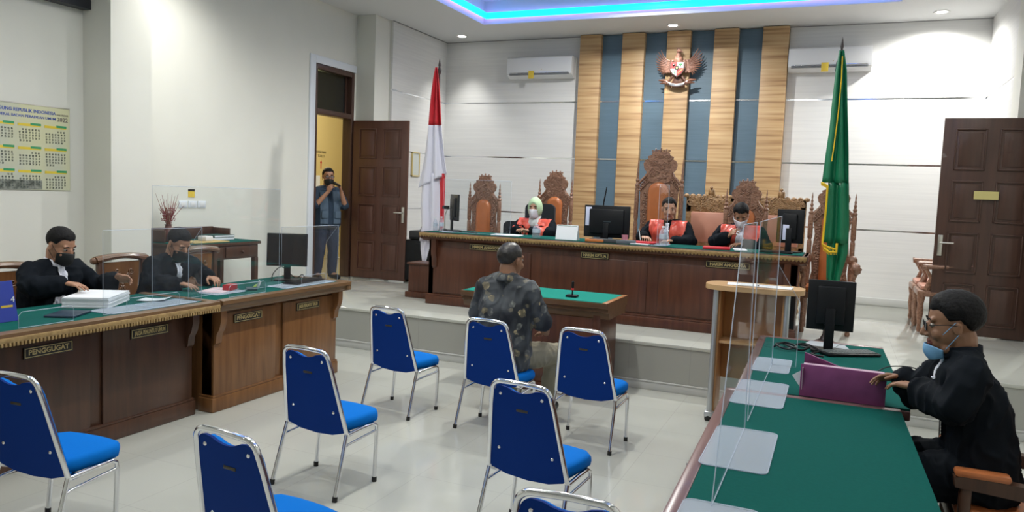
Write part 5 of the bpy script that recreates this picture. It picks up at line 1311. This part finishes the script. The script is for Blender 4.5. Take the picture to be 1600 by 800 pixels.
def robe_mesh(J, infl=.03, sleeve='wide', skirt=True, amp=.006, voxel=.011, bt=1.0, cuff=.86):
    P = Prims(); nk, ch, pv = V(J['neck']), V(J['chest']), V(J['pelvis']); L, R = V(J['shL']), V(J['shR'])
    P.cap(nk + V((0, -.005, -.015)), .062 + infl * .4, lf(nk, L, .85), .055 * bt + infl * .7).cap(nk + V((0, -.005, -.015)), .062 + infl * .4, lf(nk, R, .85), .055 * bt + infl * .7)
    for s in (-1, 1): P.cap(pv + V((s * .075, 0, -.02)), .115 * bt + infl, ch + V((s * .075, 0, 0)), .108 * bt + infl).cap(ch + V((s * .075, 0, 0)), .108 * bt + infl, nk + V((s * .085, 0, -.10)), .088 * bt + infl * .8)
    for q in 'LR':
        sh, el, wr = V(J['sh' + q]), V(J['el' + q]), V(J['wr' + q])
        if sleeve == 'wide':
            e = lf(el, wr, cuff)
            P.cap(sh, .056 * bt + infl, el, .046 * bt + infl).cap(el, .046 * bt + infl, e, .040 + infl * .9); P.cap(lf(el, e, .2) + V((0, 0, -.035)), .035 + infl, e + V((0, 0, -.035)), .030 + infl)
        elif sleeve == 'long': P.cap(sh, .055 * bt + infl * .7, el, .042 * bt + infl * .7).cap(el, .042 * bt + infl * .7, lf(el, wr, .93), .030 + infl * .5)
        else: P.cap(sh, .058 * bt + infl * .8, lf(sh, el, .88), .056 * bt + infl * .8)
        if skirt:
            hp, kn, an = V(J['hip' + q]), V(J['kn' + q]), V(J['an' + q]); P.cap(hp, .10 * bt + infl, kn, .075 + infl).cap(kn, .075 + infl, lf(kn, an, .75), .07 + infl)
    return remeshed(P, voxel, 4, disp=(amp, (11, 11, 5)))
def trousers(o, J, m, infl=.014, bt=1.0, shoes=None, ground=0):
    P = Prims(); pv = V(J['pelvis'])
    for s in (-1, 1): P.cap(pv + V((s * .075, 0, -.02)), .108 * bt + infl, pv + V((s * .07, 0, .06)), .105 * bt + infl)
    for q in 'LR':
        hp, kn, an = V(J['hip' + q]), V(J['kn' + q]), V(J['an' + q])
        P.cap(hp, .092 * bt + infl, kn, .062 * bt + infl).cap(kn, .062 * bt + infl, lf(kn, an, .93), .048 + infl)
    t = mesh_obj('trousers', remeshed(P, .010, 4, disp=(.004, (14, 14, 8))), m, o)
    for q in 'LR':
        an, to = V(J['an' + q]), V(J['toe' + q]); P = Prims(); P.cap(an + V((0, -.02, -.02)), .045, to, .036).cap(an, .044, an + V((0, 0, .03)), .042)
        me = remeshed(P, .008, 3)
        for v in me.vertices: v.co.z = max(v.co.z, ground)
        mesh_obj('shoe', me, shoes or M_black, o)
    return t
def patch(name, target, inside, box, m, parent, off=.004, th=.003, step=.006, M=None, ripple=None, y0=.30):
    """cloth lying on the front of a garment: points of a grid in the local x,z plane dropped onto it along -y"""
    bv = bvhtree.BVHTree.FromPolygons([v.co for v in target.vertices], [list(p.vertices) for p in target.polygons])
    x0, x1, z0, z1 = box; nx = int((x1 - x0) / step) + 1; nz = int((z1 - z0) / step) + 1
    b = bmesh.new(); G = {}
    for i in range(nx):
        for j in range(nz):
            x, z = x0 + i * step, z0 + j * step
            if not inside(x, z): continue
            yy = y0; h = (None,)
            for _ in range(5):
                h = bv.ray_cast(V((x, yy, z)), V((0, -1, 0)))
                if h[0] is None or h[1].y > 0.05: break
                yy = h[0].y - .002
            if h[0] is None or h[0].y < -.06: continue
            p = h[0] + h[1] * off
            if ripple: p.y += ripple[0] * math.sin(x * ripple[1])
            G[i, j] = b.verts.new(p)
    for i in range(nx - 1):
        for j in range(nz - 1):
            q = [G.get(k) for k in ((i, j), (i + 1, j), (i + 1, j + 1), (i, j + 1))]
            if all(q) and max(a.co.y for a in q) - min(a.co.y for a in q) < .07: b.faces.new(q)
    for v in [v for v in b.verts if not v.link_faces]: b.verts.remove(v)
    bmesh.ops.smooth_vert(b, verts=b.verts, factor=.4, use_axis_x=False, use_axis_y=True, use_axis_z=False)
    me = bpy.data.meshes.new(name); b.to_mesh(me); b.free(); me.shade_smooth()
    o = mesh_obj(name, me, m, parent); k = o.modifiers.new('s', 'SOLIDIFY'); k.thickness = th; k.offset = 1
    return o
def collar_ring(o, J, r=.064, m=None, h=.03, lean=.0):
    nk = V(J['neck']); b = MB(); rows = []
    for i, (k, dz) in enumerate(((1.10, -.012), (1.0, .006), (.97, h))):
        rows.append([nk + V((r * k * math.cos(a), .004 + r * k * 1.02 * math.sin(a), dz + .02 - .022 * max(0, math.sin(a)))) for a in [2 * PI * j / 24 + PI / 2 + .12 for j in range(24)]])
    b.grid(rows); return b.build('collar', m or M_robe, o, smooth=70, solid=.005)
DN = (0, 0, -1)
# --- first robed man, left bench
H1 = {'R': ((.26, .20, .98), (.10, .35, 1.00), ((-.35, .9, -.10), DN, .35)), 'L': ((-.30, .17, .93), (-.30, .36, .99), ((-.35, .85, .1), (.8, 0, -.6), .6))}
J = seated(.57, 1.08, .10, 0, H1); J['yaw'] = .12; J['pitch'] = .42; J['head'] = V(J['head']) + V((0, .03, -.02))
o, M = person('person in black robe and black mask at the left edge, hand on thick papers', (-5.20, 3.62, 0), -PI / 2 + .05, J, k=1.04)
hair(o, M, .42, -.12, -.62, 1.0, .06, seed=1); face_mask(o, M, M_maskb)
rm = robe_mesh(J, .020, amp=.008); rb_ = mesh_obj('robe', rm, M_robe, o)
zn = V(J['neck']).z
patch('bib', rm, lambda x, z: abs(x) < .032 + .045 * (zn - z) and z < zn - .01, (-.07, .07, zn - .30, zn + .02), M_bib, o, .010, .004, ripple=(.003, 260))
collar_ring(o, J, .070, M_bib, .028); trousers(o, J, M_black)
# --- second robed man, left bench
H2 = {'R': ((.27, .22, .92), (.16, .42, .915), ((-.25, .95, -.12), DN, .3)), 'L': ((-.27, .20, .95), (-.17, .40, .94), ((.15, .9, -.15), DN, .7))}
J = seated(.57, 1.04, .12, 0, H2); J['yaw'] = -.05; J['pitch'] = .55; J['head'] = V(J['head']) + V((0, .045, -.03))
o, M = person('person in black robe and black mask in front of the dry red twigs', (-5.20, 4.63, 0), -PI / 2 + .0, J, k=1.04)
hair(o, M, .44, -.12, -.62, 1.3, .09, seed=4); face_mask(o, M, M_maskb)
rm = robe_mesh(J, .020, amp=.008); mesh_obj('robe', rm, M_robe, o); zn = V(J['neck']).z
patch('bib', rm, lambda x, z: abs(x) < .028 + .05 * (zn - z) and z < zn - .03, (-.07, .07, zn - .30, zn + .0), M_bib, o, .010, .004, ripple=(.003, 260))
collar_ring(o, J, .066, M_robe, .022); trousers(o, J, M_black)
# --- judges
def judge(label, loc, J, skin, k=1.0, red=True, bibw=.04):
    o, M = person(label, loc, PI, J, skin, k=k)
    rm = robe_mesh(J, .020, voxel=.009, amp=.007); mesh_obj('robe', rm, M_robe, o); zn = V(J['neck']).z
    def red_in(x, z):
        d = zn - z; a = abs(x); inner = max(.035, .055 - .05 * d) if d > .02 else .06
        return a > inner - .02 and a < .205 - .33 * max(0, d - .08) and z < zn + .03
    patch('satin_front', rm, red_in, (-.22, .22, zn - .42, zn + .03), M_satin, o, .006, .004)
    patch('bib', rm, lambda x, z: abs(x) < bibw * .6 + bibw * 2.0 * (zn - z) and z < zn + .0, (-.09, .09, zn - .30, zn), M_bib, o, .014, .004, ripple=(.003, 240))
    trousers(o, J, M_black, ground=0)
    return o, M, rm, zn
HJ = {'R': ((.26, .15, .86), (.12, .30, .875), ((-.6, .6, .1), DN, .5)), 'L': ((-.26, .15, .86), (-.02, .32, .875), ((.5, .6, .2), DN, .5))}
J = seated(.49, 1.0, .05, 0, HJ); J['yaw'] = .05; J['pitch'] = .12
o, M, rm, zn = judge('person in pale green headscarf, white mask and red-fronted black robe', (-3.30, 8.46, HS), J, M_skinl, .98)
face_mask(o, M, M_maskw, -.118, -.002)
b = bmesh.new(); bmesh.ops.create_icosphere(b, subdivisions=5, radius=1)
for v in b.verts:
    x, y, z = v.co.normalized(); rr = 1.0
    face = (x / .62) ** 2 + ((z + .12) / .66) ** 2
    if y > .2: rr = .80 + .20 * max(0, min(1, (face - 1) / .25))
    n_ = 1 + .015 * noise.noise(V((x, y, z)) * 6)
    v.co = M @ V((x * .088 * rr * n_, -.010 + y * .112 * rr * n_, -.002 + z * .135 * rr * n_))
me = bpy.data.meshes.new('headscarf'); b.to_mesh(me); b.free(); me.shade_smooth()
M_scarf = mat('pale_green_scarf', (.48, .65, .42), .75); sc_ = mesh_obj('headscarf', me, M_scarf, o)
P = Prims(); nk = V(J['neck']); P.cap(nk + V((0, 0, .05)), .070, nk + V((0, .02, -.02)), .085); mesh_obj('scarf_drape', remeshed(P, .01, 4, (.003, (14, 14, 14))), mat('white_scarf', (.62, .66, .66), .75), o)
HJ = {'R': ((.28, .16, .88), (.20, .36, .885), ((-.3, .8, .1), DN, .9)), 'L': ((-.27, .16, .86), (-.10, .34, .865), ((.5, .7, .0), DN, .4))}
J = seated(.49, 1.12, .06, 0, HJ); J['yaw'] = .28; J['pitch'] = .18
o, M, rm, zn = judge('unmasked person with dark hair and red-fronted robe holding a pen, before the tallest throne', (-1.71, 8.46, HS), J, M_skinl, 1.0)
hair(o, M, .44, -.15, -.65, 1.1, .06, seed=8)
pen = MB().tube([(0, 0, 0), (.02, .03, .13)], .0045, 8).build('pen', M_white, None, loc=(-1.93, 8.02, 1.29)); pen.rotation_euler = (0, -.4, 0); tag(pen, 'white pen in the hand of the middle judge', 'pen')
HJ = {'R': ((.27, .18, .88), (.10, .34, .95), ((-.5, .5, .5), (0, -.5, -.5), .8)), 'L': ((-.27, .18, .86), (-.05, .34, .875), ((.6, .6, .0), DN, .4))}
J = seated(.49, 1.10, .11, 0, HJ); J['yaw'] = .10; J['pitch'] = .62; J['head'] = V(J['head']) + V((0, .05, -.02))
o, M, rm, zn = judge('person in red-fronted robe and white mask with deeply bowed head', (-.93, 8.46, HS), J, M_skind, 1.0, bibw=.06)
hair(o, M, .40, -.12, -.6, 1.2, .10, seed=12); face_mask(o, M, M_maskw)
# --- man on the chair, seen from behind
HD = {'R': ((.27, .12, .76), (.20, .36, .66), ((-.6, .7, -.1), DN, .4)), 'L': ((-.28, .10, .76), (-.16, .36, .66), ((.5, .8, -.1), DN, .4))}
KD = {'R': (.27, .40, .50), 'aR': (.20, .44, .075), 'L': (-.12, .44, .50), 'aL': (-.10, .46, .075)}
J = seated(.435, 1.355, .03, 0, HD, sw=.185, kn=KD); J['yaw'] = -.30; J['pitch'] = .06; J['build'] = 1.12; J['head'] = V(J['head']) + V((0, .005, -.030)); J['shL'] = V(J['shL']) + V((.012, 0, -.035)); J['shR'] = V(J['shR']) + V((-.012, 0, -.035))
o, M = person('person in dark flowered shirt and khaki trousers seated on a blue chair, seen from behind', (-2.235, 5.135, 0), -.02, J, M_skind, k=1.14)
hair(o, M, .52, -.14, -.72, .3, .0, seed=2, m=noise_mat('cropped_hair', (.008, .007, .007), (.030, .025, .022), nscale=40, rough=.4, lo=.35, hi=.75))
def batik():
    m = mat('flowered_batik', (.02, .02, .02), .8); n, l, b = nodes(m)
    tc = n.new('ShaderNodeTexCoord'); ds = n.new('ShaderNodeTexNoise'); ds.inputs['Scale'].default_value = 14; ds.inputs['Detail'].default_value = 2
    add = n.new('ShaderNodeMix'); add.data_type = 'VECTOR' if hasattr(add, 'data_type') else 'RGBA'; add.inputs[0].default_value = .06
    l.new(tc.outputs['Object'], ds.inputs[0]); l.new(tc.outputs['Object'], add.inputs[4]); l.new(ds.outputs['Color'], add.inputs[5])
    vo = n.new('ShaderNodeTexVoronoi'); vo.inputs['Scale'].default_value = 15; l.new(add.outputs[1], vo.inputs['Vector'])
    v2 = n.new('ShaderNodeTexVoronoi'); v2.inputs['Scale'].default_value = 34; l.new(add.outputs[1], v2.inputs['Vector'])
    nz = n.new('ShaderNodeTexNoise'); nz.inputs['Scale'].default_value = 5; l.new(tc.outputs['Object'], nz.inputs[0])
    # flowers only in some cells
    sep = n.new('ShaderNodeSeparateColor'); l.new(vo.outputs['Color'], sep.inputs[0])
    gt = n.new('ShaderNodeMath'); gt.operation = 'GREATER_THAN'; gt.inputs[1].default_value = .22; l.new(sep.outputs[0], gt.inputs[0])
    r1 = n.new('ShaderNodeValToRGB'); e = r1.color_ramp.elements; e[0].position = .38; e[0].color = (1, 1, 1, 1); e[1].position = .46; e[1].color = (0, 0, 0, 1); l.new(vo.outputs['Distance'], r1.inputs[0])
    r2 = n.new('ShaderNodeValToRGB'); e = r2.color_ramp.elements; e[0].position = .12; e[0].color = (.9, .9, .9, 1); e[1].position = .5; e[1].color = (.25, .25, .25, 1); l.new(v2.outputs['Distance'], r2.inputs[0])
    mu = n.new('ShaderNodeMath'); mu.operation = 'MULTIPLY'; l.new(r1.outputs[0], mu.inputs[0]); l.new(gt.outputs[0], mu.inputs[1])
    mv = n.new('ShaderNodeMath'); mv.operation = 'MULTIPLY'; l.new(mu.outputs[0], mv.inputs[0]); l.new(r2.outputs[0], mv.inputs[1])
    bg = n.new('ShaderNodeValToRGB'); e = bg.color_ramp.elements; e[0].position = .42; e[0].color = (.010, .013, .018, 1); e[1].position = .64; e[1].color = (.085, .095, .105, 1); l.new(nz.outputs[0], bg.inputs[0])
    tint = n.new('ShaderNodeValToRGB'); e = tint.color_ramp.elements; e[0].position = .4; e[0].color = (.22, .23, .21, 1); e[1].position = .6; e[1].color = (.50, .41, .22, 1); l.new(sep.outputs[1], tint.inputs[0])
    mx = n.new('ShaderNodeMixRGB'); l.new(mv.outputs[0], mx.inputs[0]); l.new(bg.outputs[0], mx.inputs[1]); l.new(tint.outputs[0], mx.inputs[2]); l.new(mx.outputs[0], b.inputs['Base Color'])
    return m
rm = robe_mesh(J, .020, 'short', False, .006, .009, 1.10)
for v in rm.vertices:      # the loose hem hangs over the seat
    pass
P = Prims()
mesh_obj('shirt', rm, batik(), o)
nk = V(J['neck']); b = MB(); rows = []
for k_, dz in ((1.28, -.018), (1.12, .022), (1.10, .030), (1.30, .000), (1.42, -.022)):
    rows.append([nk + V((.064 * k_ * math.cos(a), -.008 + .066 * k_ * math.sin(a), dz)) for a in [PI / 2 + .3 + (2 * PI - .6) * j / 26 for j in range(27)]])
b.grid(rows).build('collar', batik() if False else MATS['flowered_batik'], o, smooth=70, solid=.004)
trousers(o, J, mat('khaki_cloth', (.26, .235, .165), .85), .016, 1.12)
# --- robed man at the right-hand desk
HR = {'L': ((-.235, .15, .915), (.10, .27, .905), ((.60, .80, .02), DN, .45, 1.05)), 'R': ((.24, .26, .86), (.26, .32, .91), ((-.1, .9, .0), (-.5, 0, -.8), .5))}
J = seated(.49, 1.215, .09, 0, HR, sw=.19); J['yaw'] = .0; J['pitch'] = .14; J['build'] = 1.05; J['head'] = V(J['head']) + V((0, .015, -.018))
o, M = person('person in black robe, spectacles and lowered blue mask at the right desk', (.67, 3.86, 0), PI / 2, J, M_skind, voxel=.0042, k=1.14)
hair(o, M, .34, -.16, -.72, 1.8, .14, seed=21, rx=1.02); glasses(o, M)
face_mask(o, M, M_maskl, -.130, -.064, .004, True, sc=1.06, bulk=.45)
rm = robe_mesh(J, .022, voxel=.008, bt=1.02, amp=.009, cuff=.90); mesh_obj('robe', rm, M_robe, o); zn = V(J['neck']).z
patch('bib', rm, lambda x, z: abs(x) < .034 + .05 * (zn - z) and z < zn - .0, (-.06, .06, zn - .12, zn), M_bib, o, .012, .004)
collar_ring(o, J, .080, M_robe, .034); trousers(o, J, M_black, ground=0)
# --- man standing in the doorway
J = dict(pelvis=(0, 0, .80), chest=(0, .0, 1.03), neck=(0, .0, 1.275), head=(.0, .03, 1.43), yaw=-.25, pitch=.05, shL=(-.17, 0, 1.22), shR=(.17, 0, 1.22),
         elL=(-.22, .12, 1.02), wrL=(-.10, .22, 1.235), handL=((.35, .25, .9), (.7, -.2, 0), .8), elR=(.24, .10, 1.02), wrR=(.09, .20, 1.215), handR=((-.3, .3, .9), (-.7, -.2, 0), .9),
         hipL=(-.085, 0, .80), hipR=(.085, 0, .80), knL=(-.10, .02, .43), knR=(.11, .03, .43), anL=(-.10, -.01, .075), anR=(.13, .0, .075), toeL=(-.12, .15, .035), toeR=(.16, .15, .035))
o, M = person('person in spectacles and blue-grey vest standing in the doorway, hands raised to mouth', (-6.56, 8.70, HS), -PI / 2 - .45, J, M_skin, k=1.03)
hair(o, M, .42, -.12, -.6, .8, .04, seed=31); glasses(o, M, .002); face_mask(o, M, M_maskb, -.112, -.022, .0)
rm = robe_mesh(J, .016, 'short', False, .004, .009); mesh_obj('shirt', rm, mat('navy_shirt', (.015, .035, .065), .8), o)
zn = V(J['neck']).z
vm = patch('vest', rm, lambda x, z: abs(x) > .035 - .0 * z and abs(x) < .155 and z < zn - .04, (-.17, .17, .78, zn), noise_mat('blue_grey_vest', (.05, .085, .13), (.08, .12, .17), nscale=5, rough=.8), o, .008, .006, .008)
for s in (-1, 1): MB().box(s * .10 - .045, s * .10 + .045, .128, .150, .86, .96, .008).build('pocket', MATS['blue_grey_vest'], vm)
trousers(o, J, mat('dark_jeans', (.020, .032, .060), .85), .014)
MB().tube([(.20, .165, 1.155), (.215, .17, 1.165)], .032, 12).build('wristwatch', M_black, o) if False else None
t = MB().tube([V((0, 0, 0)), V((.012, -.085, -.02)), V((.02, -.15, -.035))], [.020, .018, .013], 12).sph((0, .0, 0), .024, 12).build('handheld_microphone', M_black, None, loc=(-6.36, 8.60, HS + 1.345)); t.rotation_euler = (0, 0, 1.0)
tag(t, 'black handheld microphone at the mouth of the man in the doorway', 'microphone')
t = thing('shoulder_bag', 'black shoulder bag hanging at the hip of the man in the doorway', 'bag', (-6.60, 8.93, HS + .80), -.4)
MB().prism(rbox(-.09, .09, 0, .22, .04), -.05, .05, 'y').build('body', mat('black_cloth'), t)
MB().box(-.08, .08, -.056, -.048, .05, .15, .004).build('front_pocket', M_black, t)
MB().tube([(-.07, 0, .20), (-.09, -.05, .34), (-.10, -.11, .43)], .010, 6).build('strap', M_black, t)
